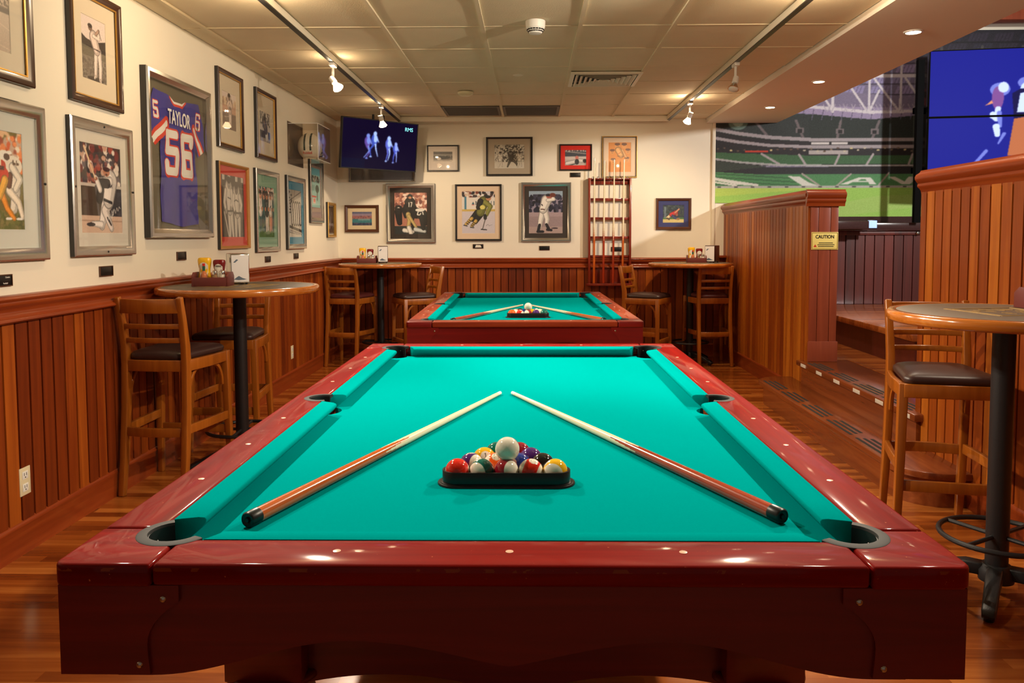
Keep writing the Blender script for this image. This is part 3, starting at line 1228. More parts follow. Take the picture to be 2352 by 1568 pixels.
# right-hand strip: shade painted into the print, stands and pitch darkened
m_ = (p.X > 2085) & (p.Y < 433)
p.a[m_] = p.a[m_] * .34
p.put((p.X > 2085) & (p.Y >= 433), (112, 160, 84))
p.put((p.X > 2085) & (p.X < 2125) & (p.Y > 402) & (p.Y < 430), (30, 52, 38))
p.line([(2083.5, 90), (2083.5, 500)], 1.6, (150, 156, 146), al=.6)
p.rect(2097, 214, 2118, 250, (96, 48, 60), al=.8)
p.ell(2108, 226, 8, 7, (30, 24, 28))
p.blur(1)
p.speck(4)


def fmur(X, Y):
    # photograph-plane scale at the wall: 4.768 mm per unit
    k = YB / F_PX
    gx = 1.978 + (X - 1637) * k * 1.0
    gz = 1.517 + (497.5 - Y) * k * 1.0
    return np.stack([gx, np.full_like(gx, YB - .012), gz], -1)


keep = ~((p.X < 1690) & (p.Y > 467))
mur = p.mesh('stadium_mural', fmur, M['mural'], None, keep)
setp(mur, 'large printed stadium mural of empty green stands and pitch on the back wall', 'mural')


# ------------------------------------------------------------------ pool tables
SG = .2794
TA, TB, TE = 2 * SG, 4 * SG, .154
BED, RTOP = .757, .80


def arc(cx, cy, r, t0, t1, n=12):
    return [(cx + r * math.cos(t0 + (t1 - t0) * k / n), cy + r * math.sin(t0 + (t1 - t0) * k / n)) for k in range(n + 1)]


def pool_table(label, loc, rz, mx, my, mcorner, apron_m):
    t = thing('pool_table', label, 'pool table', loc, rz, 'pool tables')
    A, B, E = TA, TB, TE
    CC = -.018
    SC_ = .062
    # playing bed with pocket cut-outs
    h = .034
    pts = []
    rc, rs_ = .050, .060
    dc = math.sqrt(rc ** 2 - (h + CC) ** 2)
    ds = math.sqrt(rs_ ** 2 - (SC_ - h) ** 2)
    a0 = math.atan2(-dc, h + CC)

    def corner_arc(sx, sy):
        P = []
        for (x, y) in arc(0, 0, rc, a0, a0 - (2 * PI - 2 * (PI / 4 - a0)), 16):
            P.append((x, y))
        return [(sx * (A - CC + x), sy * (B - CC + y)) for x, y in P]

    def side_arc(s):
        b0 = math.atan2(-ds, h - SC_)
        return [(s * (A + SC_ + x), y) for x, y in arc(0, 0, rs_, b0 % (2 * PI), (2 * PI) - (b0 % (2 * PI)), 12)]
    q1 = corner_arc(1, 1)
    sa = side_arc(1)
    if sa[0][1] > sa[-1][1]:
        sa = sa[::-1]
    if q1[0][1] > q1[-1][1]:
        q1 = q1[::-1]
    pts += sa + q1
    pts += [(-x, y) for x, y in reversed(q1)]
    pts += [(-x, y) for x, y in reversed(sa)]
    q3 = [(-x, -y) for x, y in q1]
    pts += q3
    pts += [(-x, y) for x, y in reversed(q3)]
    m = MB()
    m.prism(pts, BED - .03, BED)
    m.build('bed_cloth', M['felt'], t, smooth=0)

    # cushions
    prof = [(0.000, .0345), (.003, .0385), (.012, .0410), (.050, .0430), (.050, .002), (.030, .001), (.010, .018), (.001, .0290)]

    def cushion(org, along, inward, l0, l1, e0n, e0b, e1n, e1b):
        """org on nose line; runs l0..l1; end set-backs at nose / back"""
        o, al, iw = Vector(org), Vector(along), Vector(inward)
        loops = []
        N_ = 10
        for k in range(N_ + 1):
            lp = []
            for d, z in prof:
                f = min(1, d / .05)
                s0 = l0 + e0n + (e0b - e0n) * f
                s1 = l1 - e1n - (e1b - e1n) * f
                p = o + al * (s0 + (s1 - s0) * k / N_) - iw * d
                p.z = BED + z
                lp.append(p)
            loops.append(lp)
        c = MB()
        c.loft(loops)
        c.build('cushion', M['felt'], t, smooth=40, bevel=.0015)
    cn, cb = .066, .042
    sn, sb = .066, .050
    cushion((-A, -B, 0), (1, 0, 0), (0, 1, 0), 0, 2 * A, cn, cb, cn, cb)
    cushion((-A, B, 0), (1, 0, 0), (0, -1, 0), 0, 2 * A, cn, cb, cn, cb)
    for s in (-1, 1):
        cushion((s * A, -B, 0), (0, 1, 0), (-s, 0, 0), 0, B, cn, cb, sn, sb)
        cushion((s * A, 0, 0), (0, 1, 0), (-s, 0, 0), 0, B, sn, sb, cn, cb)

    # wooden rails
    IN = .049
    for s in (-1, 1):
        m = MB()
        rn = .047
        dy = math.sqrt(rn ** 2 - (IN - SC_) ** 2)
        t0 = math.atan2(dy, IN - SC_)
        nt_ = [(A + SC_ + x, y) for x, y in arc(0, 0, rn, t0, -t0, 14)]
        poly = [(A + E, -B + .003), (A + E, B - .003), (A + .065, B - .003), (A + .057, B - .014), (A + IN, B - .022)] + nt_ + [(A + IN, -B + .022), (A + .057, -B + .014), (A + .065, -B + .003)]
        m.prism([(s * x, y) for x, y in poly], BED + .008, RTOP)
        m.build('side_rail', my, t, bevel=.007, seg=3)
        m = MB()
        m.prism([(s * x, s * y) for x, y in ((-A + .022, B + IN), (A - .022, B + IN), (A - .014, B + .057), (A - .003, B + .065), (A - .003, B + E), (-A + .003, B + E), (-A + .003, B + .065), (-A + .014, B + .057))], BED + .008, RTOP)
        m.build('end_rail', mx, t, bevel=.007, seg=3)
    for sx in (-1, 1):
        for sy in (-1, 1):
            rn = .050
            dd = math.sqrt(rn ** 2 - CC ** 2) - CC
            t1 = math.atan2(rn, 0)
            aa = math.atan2(CC, dd + CC)
            ar = [(A - CC + x, B - CC + y) for x, y in arc(0, 0, rn, PI / 2 - aa, aa, 12)]
            oc = arc(A + E - .02, B + E - .02, .02, 0, PI / 2, 6)
            poly = [(A + E, B)] + oc + [(A, B + E)] + ar
            m = MB()
            m.prism([(sx * x, sy * y) for x, y in poly], BED + .006, RTOP)
            m.build('corner_block', mcorner, t, bevel=.006, seg=3)
    # pockets

    def pocket(cx, cy, ang, span, ri, ro, rbed):
        m = MB()
        n = 28
        lp = []
        for k in range(n + 1):
            a = ang - span + 2 * span * k / n
            c_, s_ = math.cos(a), math.sin(a)
            lp.append([(cx + r * c_, cy + r * s_, z) for r, z in ((ri, RTOP - .004), (ri + .002, RTOP + .0015), (ro - .003, RTOP + .0015), (ro, RTOP + .0003), (ro, RTOP - .006), (ri, RTOP - .012))])
        m.loft(lp)
        o = m.build('pocket', M['black_rubber'], t, smooth=45)
        m = MB()
        lp = []
        for k in range(n + 1):
            a = ang - span + 2 * span * k / n
            c_, s_ = math.cos(a), math.sin(a)
            lp.append([(cx + r * c_, cy + r * s_, z) for r, z in ((ri - .0005, RTOP - .003), (ri + .003, RTOP - .003), (ri + .003, BED - .10), (ri - .0005, BED - .10))])
        m.loft(lp)
        m.lathe([(rbed, BED - .0305), (ri + .003, BED - .05), (ri + .003, BED - .104), (0, BED - .104)], (cx, cy, 0), 32)
        m.build('liner', M['well'], o, smooth=45)
        m = MB()
        for k in (-.6, .6):
            a = ang + k * span
            m.sphere((cx + (ri - .001) * math.cos(a), cy + (ri - .001) * math.sin(a), RTOP - .022), .0022, u=10, v=6)
        m.build('rivet', M['steel'], o)
    for sx in (-1, 1):
        for sy in (-1, 1):
            pocket(sx * (A - CC), sy * (B - CC), math.atan2(sy, sx), math.radians(108), .044, .064, .054)
        pocket(sx * (A + SC_), 0, 0 if sx > 0 else PI, math.radians(112), .039, .056, .064)
    # sights
    BS = .0985

    def sight(x, y):
        m = MB()
        m.lathe([(.0065, RTOP - .002), (.0065, RTOP + .0005), (.004, RTOP + .0009), (0, RTOP + .001)], (x, y, 0), 14)
        m.build('sight', M['sight'], t)
    for k in (1, 2, 3, 5, 6, 7):
        for s in (-1, 1):
            sight(s * (A + BS), -B + k * SG)
    for k in (-1, 0, 1):
        for s in (-1, 1):
            sight(k * SG, s * (B + BS))
    # aprons with a scalloped lower edge
    ZT, ZB = BED + .007, .620

    def edge(u, L):
        """lower edge height along half length L (|u|<=L)"""
        w = abs(u) / L
        if w < .40:
            return ZB + .013 + .040 * math.sin(PI / 2 * w / .40) ** 1.2
        if w < .92:
            return ZB - .004 + .057 * (math.cos(PI * (w - .40) / .52) + 1) / 2
        return ZB - .004

    for s in (-1, 1):
        for L, f, nm in ((A + .06, lambda p, q, a, s=s: (p, s * (B + E - .012 - a), q), 'apron'), (B + .06, lambda p, q, a, s=s: (s * (A + E - .012 - a), p, q), 'apron')):
            us = [-L + 2 * L * k / 72 for k in range(73)]
            poly = [(u, edge(u, L)) for u in us] + [(L, ZT), (-L, ZT)]
            m = MB()
            m.prism(poly, 0, .026, f)
            m.build(nm, apron_m, t, smooth=0)
    # corner panels with an ogee inner edge and bolts
    og = [(.190, ZT - .026)]
    for k in range(1, 13):
        w = k / 12
        z = ZT - .026 - (ZT - .026 - ZB) * w
        x = .142 + .048 * max(0, 1 - w / .62) ** 2.2 - .004 * math.sin(PI * w)
        og.append((x, z))
    panel = [(0, ZT), (.190, ZT)] + og + [(0, ZB)]
    for sx in (-1, 1):
        for sy in (-1, 1):
            m = MB()
            m.prism(panel, 0, .03, lambda p, q, a: (sx * (A + E - .006 - p), sy * (B + E - .006 - a), q))
            m.prism(panel, 0, .03, lambda p, q, a: (sx * (A + E - .006 - a), sy * (B + E - .0065 - p), q))
            o = m.build('corner_panel', apron_m, t, smooth=0)
            for px_, pz in ((.165, ZT - .022), (.125, ZB + .016)):
                m = MB()
                m.sphere((sx * (A + E - .006 - px_), sy * (B + E - .006), pz), .0055, .003, .0055, 14, 8)
                m.build('bolt', M['steel'], o)
                m = MB()
                m.sphere((sx * (A + E - .006), sy * (B + E - .006 - px_), pz), .003, .0055, .0055, 14, 8)
                m.build('bolt', M['steel'], o)
    # base frame and legs
    m = MB()
    fx, fy = A - .04, B - .22
    for s in (-1, 1):
        us = [-fx + 2 * fx * k / 40 for k in range(41)]
        poly = [(u, .366 + .046 * abs(math.sin(PI * u / fx)) ** .8) for u in us] + [(fx, BED - .03), (-fx, BED - .03)]
        m.prism(poly, 0, .05, lambda p, q, a, s=s: (p, s * (fy - a), q))
        m.box(s * fx - (.05 if s > 0 else 0), s * fx + (.05 if s < 0 else 0), -fy, fy, .44, BED - .03)
    m.build('base_frame', apron_m, t, smooth=0)
    for sx in (-1, 1):
        for sy in (-1, 1):
            x, y = sx * (fx - .02), sy * (fy - .03)
            m = MB()
            m.box(x - .078, x + .078, y - .078, y + .078, .420, .70)
            m.lathe([(.095, .424), (.100, .418), (.100, .408), (.086, .402), (.070, .398), (.066, .39), (.078, .37), (.086, .34), (.080, .25),
                     (.062, .15), (.052, .10), (.066, .085), (.070, .065), (.060, .05), (.060, .0)], (x, y, 0), 32)
            m.build('leg', apron_m, t, smooth=40, bevel=.003)
    return t


T1 = (-.0357 - .004 * TB, 1.342 + TB, 0)
T1_RZ = .004
T2 = (-.060, 4.848 + TB, 0)
T2_RZ = .018
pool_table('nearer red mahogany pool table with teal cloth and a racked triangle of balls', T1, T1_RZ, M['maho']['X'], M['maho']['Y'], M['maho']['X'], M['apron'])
pool_table('farther brown mahogany pool table with teal cloth, in front of the back wall', T2, T2_RZ, M['maho2']['X'], M['maho2']['Y'], M['apron'], M['apron'])


# ------------------------------------------------------------------ cues
def cue(label, tip, butt, buttmat, group, roll=0.0, butt_frac=.375, splice=.49, cap=True, logo=True, rb=.0148):
    tip, butt = Vector(tip), Vector(butt)
    Ln = (tip - butt).length
    d = (tip - butt).normalized()
    t = thing('pool_cue', label, 'pool cue', butt, group=group)
    t.rotation_mode = 'QUATERNION'
    t.rotation_quaternion = d.to_track_quat('Z', 'X') @ Matrix.Rotation(roll, 3, 'Z').to_quaternion()
    rt = .0062

    def r(z): return rb + (rt - rb) * (z / Ln)
    seg = 48
    capL = .030 if cap else 0.0
    zs = [capL, butt_frac * Ln] + [(butt_frac + (splice - butt_frac) * k / 30) * Ln for k in range(1, 31)] + [Ln * .7, Ln - .032]

    def piece(name, mat, want):
        m = MB()
        rings = [[m.bm.verts.new((r(z) * math.cos(2 * PI * k / seg), r(z) * math.sin(2 * PI * k / seg), z)) for k in range(seg)] for z in zs]
        for i in range(len(zs) - 1):
            zm = (zs[i] + zs[i + 1]) / 2 / Ln
            for k in range(seg):
                ph = ((k + .5) / seg * 4) % 1.0
                dist = abs(ph - .5) * 2          # 0 at the middle of a point, 1 between points
                if zm < butt_frac: isb = True
                elif zm > splice: isb = False
                else: isb = dist > (zm - butt_frac) / (splice - butt_frac)
                if isb == want:
                    j = (k + 1) % seg
                    m.face((rings[i][k], rings[i][j], rings[i + 1][j], rings[i + 1][k]))
        bmesh.ops.delete(m.bm, geom=[v for v in m.bm.verts if not v.link_faces], context='VERTS')
        return m.build(name, mat, t, smooth=60)
    piece('butt', buttmat, True)
    piece('shaft', M['cue_maple'], False)
    m = MB()
    m.lathe([(r(Ln), Ln - .032), (r(Ln), Ln - .010)], seg=20)
    m.build('ferrule', M['white_plastic'], t)
    m = MB()
    m.lathe([(r(Ln), Ln - .010), (r(Ln), Ln - .004), (rt * .6, Ln), (0, Ln + .0003)], seg=20)
    m.build('tip', M['white_plastic'], t)
    if cap:
        m = MB()
        m.lathe([(0, -.001), (.004, -.001), (.0045, .003), (.006, .001), (rb - .002, 0), (rb + .0005, .003), (rb + .0005, capL)], seg=28)
        m.build('butt_cap', M['black_plastic'], t, smooth=50)
    if logo:
        m = MB()
        for pts in ([(0.040, -.2), (.052, -.45), (.066, -.1), (.078, .55), (.070, .35), (.062, .25), (.056, .6), (.050, .1)],):
            v = [m.bm.verts.new(((r(z) + .0004) * math.cos(a), (r(z) + .0004) * math.sin(a), z)) for z, a in pts]
            m.face(v)
        m.build('logo', M['white_ink'], t, smooth=0)
    return t


cue('cue with orange-brown butt lying on the left half of the nearer pool table', (-.107, 2.724, BED + .0066), (-.538, 1.453, BED + .0154), M['cue_butt'], 'cues laid in a V on the tables', roll=-.9)
cue('cue with red-brown butt lying on the right half of the nearer pool table', (-.067, 2.724, BED + .0066), (.480, 1.485, BED + .0154), M['cue_red'], 'cues laid in a V on the tables', roll=2.2)
cue('cue with dark brown butt lying on the left of the farther pool table', (-.066, 6.27, BED + .0066), (-.507, 5.02, BED + .0154), M['cue_red'], 'cues laid in a V on the tables', logo=False)
cue('cue with light orange butt lying on the right of the farther pool table', (.0, 6.235, BED + .0066), (.470, 5.03, BED + .0154), M['cue_butt'], 'cues laid in a V on the tables', logo=False)

# ------------------------------------------------------------------ balls and their triangles
BR = .0273
BCOL = {1: (244, 186, 24), 2: (26, 52, 140), 3: (226, 40, 24), 4: (78, 34, 112), 5: (240, 96, 30), 6: (0, 104, 92), 7: (150, 22, 42), 8: (20, 20, 20)}
BNAME = {1: 'yellow', 2: 'blue', 3: 'red', 4: 'purple', 5: 'orange', 6: 'green', 7: 'maroon', 8: 'black'}
GLY = {'0': '01110100011000110001100011000101110', '1': '00100011000010000100001000010001110', '2': '01110100010000100010001000100011111', '3': '11110000010000101110000010000111110',
       '4': '00010001100101010010111110001000010', '5': '11111100001111000001000011000101110', '6': '01110100001000011110100011000101110', '7': '11111000010001000100010000100001000',
       '8': '01110100011000101110100011000101110', '9': '01110100011000101111000010000101110'}


def ball_mesh(n, u=84, v=60):
    """unit look: stripe round the z axis, number spots at +x and -x"""
    me = D.meshes.new('ball')
    m = MB()
    m.sphere((0, 0, 0), BR, u=u, v=v)
    bm = m.bm
    bmesh.ops.recalc_face_normals(bm, faces=bm.faces)
    for f in bm.faces:
        f.smooth = True
    bm.to_mesh(me)
    bm.free()
    co = np.empty(len(me.vertices) * 3)
    me.vertices.foreach_get('co', co)
    co = co.reshape(-1, 3) / BR
    W_ = np.array(s2l((240, 234, 216))[:3])
    col = np.tile(W_, (len(co), 1))
    if n:
        c = np.array(s2l(BCOL[n if n <= 8 else n - 8])[:3])
        if n <= 8:
            col[:] = c
        else:
            col[np.abs(co[:, 2]) < .56] = c
        for sg in (1, -1):
            rr_ = np.hypot(co[:, 1], co[:, 2])
            spot = (rr_ < .40) & (co[:, 0] * sg > 0)
            col[spot] = W_
            txt = str(n)
            cw = .085
            wtot = len(txt) * 6 - 1
            yy = co[:, 1] * sg
            for i, ch in enumerate(txt):
                gx = np.floor((yy / (cw * (.62 if len(txt) > 1 else .8)) + wtot / 2)).astype(int) - i * 6
                gy = np.floor(3.5 - co[:, 2] / (cw * .8)).astype(int)
                ok = spot & (gx >= 0) & (gx < 5) & (gy >= 0) & (gy < 7)
                g = np.array([int(k) for k in GLY[ch]]).reshape(7, 5)
                hit = np.zeros(len(co), bool)
                hit[ok] = g[gy[ok], gx[ok]] == 1
                col[hit] = s2l((24, 22, 22))[:3]
    at = me.color_attributes.new('print', 'FLOAT_COLOR', 'POINT')
    at.data.foreach_set('color', np.concatenate([col, np.ones((len(col), 1))], 1).astype(np.float32).ravel())
    me.materials.append(M['ball'])
    return me


def ball(n, loc, rot, label, group, hi=True):
    o = D.objects.new('cue_ball' if n == 0 else 'pool_ball', ball_mesh(n, *((96, 64) if hi else (40, 28))))
    COL.objects.link(o)
    o.location = loc
    if rot is not None:
        pole, spot = rot
        if spot is None:      # numbers turned to the rim, seen from the front of the table
            spot = Vector(pole).cross(Vector((0, -.96, .28)))
        x = Vector(spot).normalized()
        z = Vector(pole) if pole is not None else Vector((0, 0.02, 1))
        if pole is not None:
            z.normalize()
            x = (x - z * x.dot(z)).normalized()
        else:
            z = (z - x * z.dot(x)).normalized()
        y = z.cross(x)
        o.rotation_euler = Matrix((x, y, z)).transposed().to_euler()
    return setp(o, label, 'cue ball' if n == 0 else 'pool ball', group)


def rounded_tri(A, B, C, off, n=8):
    """offset outline round triangle A,B,C (counter-clockwise) with arc corners"""
    P = [Vector(A), Vector(B), Vector(C)]
    out = []
    for i in range(3):
        p, a, c = P[i], P[i - 1], P[(i + 1) % 3]
        e1 = (p - a).normalized()
        e2 = (c - p).normalized()
        t0 = math.atan2(e1.y, e1.x) - PI / 2
        t1 = math.atan2(e2.y, e2.x) - PI / 2
        while t1 < t0:
            t1 += 2 * PI
        for k in range(n + 1):
            t = t0 + (t1 - t0) * k / n
            out.append((p.x + off * math.cos(t), p.y + off * math.sin(t)))
    return out


def rack(cx, yf, sp, label):
    """triangle with its flat side towards -y; yf = centre line of the front row"""
    ht = 4 * sp * math.sqrt(3) / 2
    tri = ((cx - 2 * sp, yf), (cx + 2 * sp, yf), (cx, yf + ht))
    t = thing('ball_rack', label, 'ball rack', (cx, yf, BED), group='ball racks')
    L0 = lambda off: [(x - cx, y - yf) for x, y in rounded_tri(*[Vector((a, b_, 0)) for a, b_ in tri], off)]
    m = MB()
    i0, o0 = L0(BR + .0012), L0(BR + .0062)
    m.loft([[(x, y, .004) for x, y in i0], [(x, y, .031) for x, y in i0], [(x, y, .032) for x, y in L0(BR + .002)], [(x, y, .032) for x, y in L0(BR + .0054)], [(x, y, .031) for x, y in o0], [(x, y, .004) for x, y in o0]], closed=True)
    m.build('wall', M['black_plastic'], t, smooth=50)
    m = MB()
    m.loft([[(x, y, .0002) for x, y in i0], [(x, y, .006) for x, y in i0], [(x, y, .006) for x, y in L0(BR + .012)], [(x, y, .0045) for x, y in L0(BR + .0125)], [(x, y, .0045) for x, y in L0(BR + .016)],
            [(x, y, .003) for x, y in L0(BR + .017)], [(x, y, .0002) for x, y in L0(BR + .017)]], closed=True)
    m.build('flange', M['black_plastic'], t, smooth=40)
    return t


SP = .0548
RX, RY = -.056, 1.735
rack(RX, RY, SP, 'black triangle rack full of balls on the nearer pool table')
NB = {  # row, col : number, rotation, words
    (0, 0): (3, (None, (1, .1, .1)), 'solid red ball at the left end of the front row'),
    (0, 1): (14, ((-.55, -.8, 0), None), 'green-and-white ball, second from left in the front row'),
    (0, 2): (15, ((.7, -.65, .2), None), 'maroon-and-white striped ball in the middle of the front row'),
    (0, 3): (11, ((.93, -.2, -.3), (0, -.15, .95)), 'red-and-white ball, second from right in the front row'),
    (0, 4): (9, ((-.30, -.90, -.05), None), 'white ball with yellow stripe, right end of the front row'),
    (1, 0): (12, ((.75, -.6, .2), None), 'purple-and-white striped ball at the left of the second row'),
    (1, 1): (13, ((-.95, -.1, .1), (.15, -.45, .85)), 'orange striped ball left of the cue ball in the second row'),
    (1, 2): (2, (None, (-.55, -.75, .35)), 'solid blue ball right of the cue ball in the second row'),
    (1, 3): (8, (None, (-.05, -.9, -.35)), 'solid black ball at the right of the second row'),
    (2, 0): (1, (None, (.15, -.75, .5)), 'solid yellow ball at the left of the third row'),
    (2, 1): (10, ((.6, -.6, .4), None), 'blue-and-white striped ball hidden mostly behind the cue ball'),
    (2, 2): (4, (None, (.75, -.55, -.1)), 'solid purple ball at the right of the third row'),
    (3, 0): (6, (None, (1, .1, 0)), 'solid green ball behind the cue ball, on its left'),
    (3, 1): (7, (None, (1, .1, 0)), 'solid maroon ball behind the cue ball, on its right'),
    (4, 0): (5, (None, (1, .1, 0)), 'ball at the far point of the triangle, behind the cue ball'),
}
for (r_, c_), (n, rot, lb) in NB.items():
    if (r_, c_) == (4, 0):
        n = 2
    o = ball(n, (RX + (c_ - (4 - r_) / 2) * SP, RY + r_ * SP * math.sqrt(3) / 2, BED + BR), rot, lb + ' on the nearer table', 'racked balls on the nearer table')
    if (r_, c_) == (4, 0):
        o['label'] = 'solid blue ball at the far point of the nearer triangle, peeping over the cue ball'
ball(0, (RX + .002, RY + SP * .29, BED + BR + 1.633 * BR + .0005), None, 'plain white cue ball resting on top of the racked balls on the nearer table', 'cue balls')

R2X, R2Y = -.022, 5.355
rack(R2X, R2Y, SP, 'black triangle rack full of balls on the farther pool table')
FB = {(0, 0): (5, (None, (1, .1, 0)), 'solid orange ball at the left end of the front row'),
      (0, 1): (11, ((.85, -.4, -.3), (0, -.1, .95)), 'red striped ball, second from left in the front row'),
      (0, 2): (15, ((-.6, -.75, .1), None), 'white-and-maroon ball in the middle of the front row'),
      (0, 3): (12, ((.3, -.6, -.75), (1, 0, .3)), 'purple-and-white ball, second from right in the front row'),
      (0, 4): (6, (None, (1, .1, 0)), 'solid green ball at the right end of the front row'),
      (1, 0): (13, ((-.2, -.95, .2), None), 'mostly white striped ball at the left of the second row'),
      (1, 1): (2, (None, (1, .1, 0)), 'solid blue ball left of the middle in the second row'),
      (1, 2): (1, (None, (1, .1, 0)), 'solid yellow ball right of the middle in the second row'),
      (1, 3): (9, ((-.2, -.9, .3), None), 'yellow-and-white striped ball at the right of the second row'),
      (2, 0): (8, (None, (1, .1, 0)), 'solid black ball in the third row'),
      (2, 1): (3, (None, (1, .1, 0)), 'solid red ball behind the cue ball'),
      (2, 2): (10, ((.6, -.6, .4), None), 'blue-and-white striped ball at the right of the third row')}
for (r_, c_), (n, rot, lb) in FB.items():
    ball(n, (R2X + (c_ - (4 - r_) / 2) * SP, R2Y + r_ * SP * math.sqrt(3) / 2, BED + BR), rot, lb + ' on the farther table', 'racked balls on the farther table', False)
ball(0, (R2X + .002, R2Y + SP * .29, BED + BR + 1.633 * BR + .0005), None, 'plain white cue ball resting on top of the racked balls on the farther table', 'cue balls', False)


# ------------------------------------------------------------------ bar stools
def make_stool(label, vinyl):
    """faces +y; origin on the floor under the seat"""
    t = thing('bar_stool', label, 'bar stool', group='bar stools round the high tables')
    W_ = M['stool']
    ZS = .690                                             # top of the seat frame
    # rear legs run up into the back posts
    for s in (-1, 1):
        m = MB()
        pts = [(s * .165, -.235, 0), (s * .163, -.205, .22), (s * .161, -.182, .45), (s * .160, -.172, .66), (s * .160, -.176, .76), (s * .162, -.198, .88), (s * .164, -.228, 1.01)]
        m.path(pts, [.030, .033, .034, .034, .033, .031, .028], [.034, .042, .046, .048, .044, .036, .030], up=(0, 1, 0))
        m.build('rear_leg', W_, t, bevel=.005, smooth=50)
        m = MB()
        m.path([(s * .205, .192, 0), (s * .196, .186, .35), (s * .190, .182, ZS)], [.029, .035, .038], [.029, .036, .038], up=(0, 1, 0))
        m.build('front_leg', W_, t, bevel=.004, smooth=50)
    # seat frame
    m = MB()
    for s in (-1, 1):
        m.path([(s * .165, -.165, ZS - .030), (s * .187, .0, ZS - .030), (s * .192, .175, ZS - .030)], .024, .058)
    m.path([(-.165, -.176, ZS - .030), (0, -.190, ZS - .030), (.165, -.176, ZS - .030)], .024, .058)
    m.path([(-.19, .192, ZS - .030), (0, .196, ZS - .030), (.19, .192, ZS - .030)], .022, .058)
    m.build('seat_frame', W_, t, bevel=.004, smooth=50)
    # cushion
    m = MB()
    out = []
    for (x, y, r) in ((.185, .200, .035), (-.185, .200, .035), (-.158, -.185, .07), (.158, -.185, .07)):
        cx = x - math.copysign(r, x)
        cy = y - math.copysign(r, y)
        q = {(1, 1): 0, (-1, 1): PI / 2, (-1, -1): PI, (1, -1): 3 * PI / 2}[(int(math.copysign(1, x)), int(math.copysign(1, y)))]
        for k in range(7):
            a = q + PI / 2 * k / 6
            out.append((cx + r * math.cos(a), cy + r * math.sin(a)))
    loops = [[(x * sc, y * sc, ZS + z) for x, y in out] for sc, z in ((.95, -.004), (1.0, .002), (1.015, .014), (1.0, .026), (.94, .036), (.80, .044), (.5, .049), (.2, .051))]
    m.loft(loops)
    m.build('seat_cushion', vinyl, t, smooth=50)
    # back slats, curved
    for z, h, y0 in ((.965, .072, -.218), (.862, .026, -.196), (.790, .026, -.184)):
        m = MB()
        pts = [(-.158 + .316 * k / 12, y0 - .026 * math.sin(PI * k / 12), z) for k in range(13)]
        m.path(pts, .017, h)
        m.build('back_slat', W_, t, bevel=.004, smooth=50)
    # stretchers
    for s in (-1, 1):
        m = MB()
        m.path([(s * .162, -.195, .335), (s * .183, .0, .335), (s * .197, .182, .335)], .020, .046)
        m.build('side_stretcher', W_, t, bevel=.003, smooth=50)
    m = MB()
    m.path([(-.16 + .32 * k / 8, -.196 - .022 * math.sin(PI * k / 8), .325) for k in range(9)], .019, .046)
    m.build('rear_stretcher', W_, t, bevel=.003, smooth=50)
    m = MB()
    m.path([(-.196, .186, .255), (0, .188, .255), (.196, .186, .255)], .020, .046)
    m.build('front_stretcher', W_, t, bevel=.003, smooth=50)
    # bentwood brackets under the seat
    for s in (-1, 1):
        for (leg, d) in ((-.168, 1), (.180, -1)):
            m = MB()
            pts = []
            for k in range(9):
                a = PI / 2 * k / 8
                pts.append((s * (.158 if leg < 0 else .178), leg + d * (.018 + .10 * (1 - math.cos(a))), .505 + .130 * math.sin(a)))
            m.path(pts, .018, .016, up=(1, 0, 0))
            m.build('bracket', W_, t, bevel=.002, smooth=50)
    return t


stA = make_stool('bar stool with dark seat at the left-wall table, its back to the camera', M['vinyl'])
stA.location = (-1.885, 4.105, 0)
stA.rotation_euler = (0, 0, -.09)
dup(stA, (-1.87, 4.88, 0), (0, 0, PI + .03), 'bar stool on the far side of the left-wall table, behind its black post')
dup(stA, (1.785, 3.455, 0), (0, 0, PI - .20), 'bar stool with glossy dark seat at the right-hand table beside the steps')
stD = dup(stA, (-1.17, 8.02, 0), (0, 0, PI / 2 + .48), 'bar stool side-on at the back-left corner table, its back towards the pool table')
dup(stA, (1.17, 8.02, 0), (0, 0, -PI / 2 - .48), 'bar stool standing in front of the wall cue rack at the back-right table')
stC = make_stool('bar stool with maroon seat by the left wall, at the back-left table', M['vinyl_red'])
stC.location = (-1.86, 8.06, 0)
stC.rotation_euler = (0, 0, -.22)
dup(stC, (1.82, 8.10, 0), (0, 0, .10), 'bar stool with maroon seat next to the right partition, its back to the camera')


# ------------------------------------------------------------------ round high tables
HT = 1.035


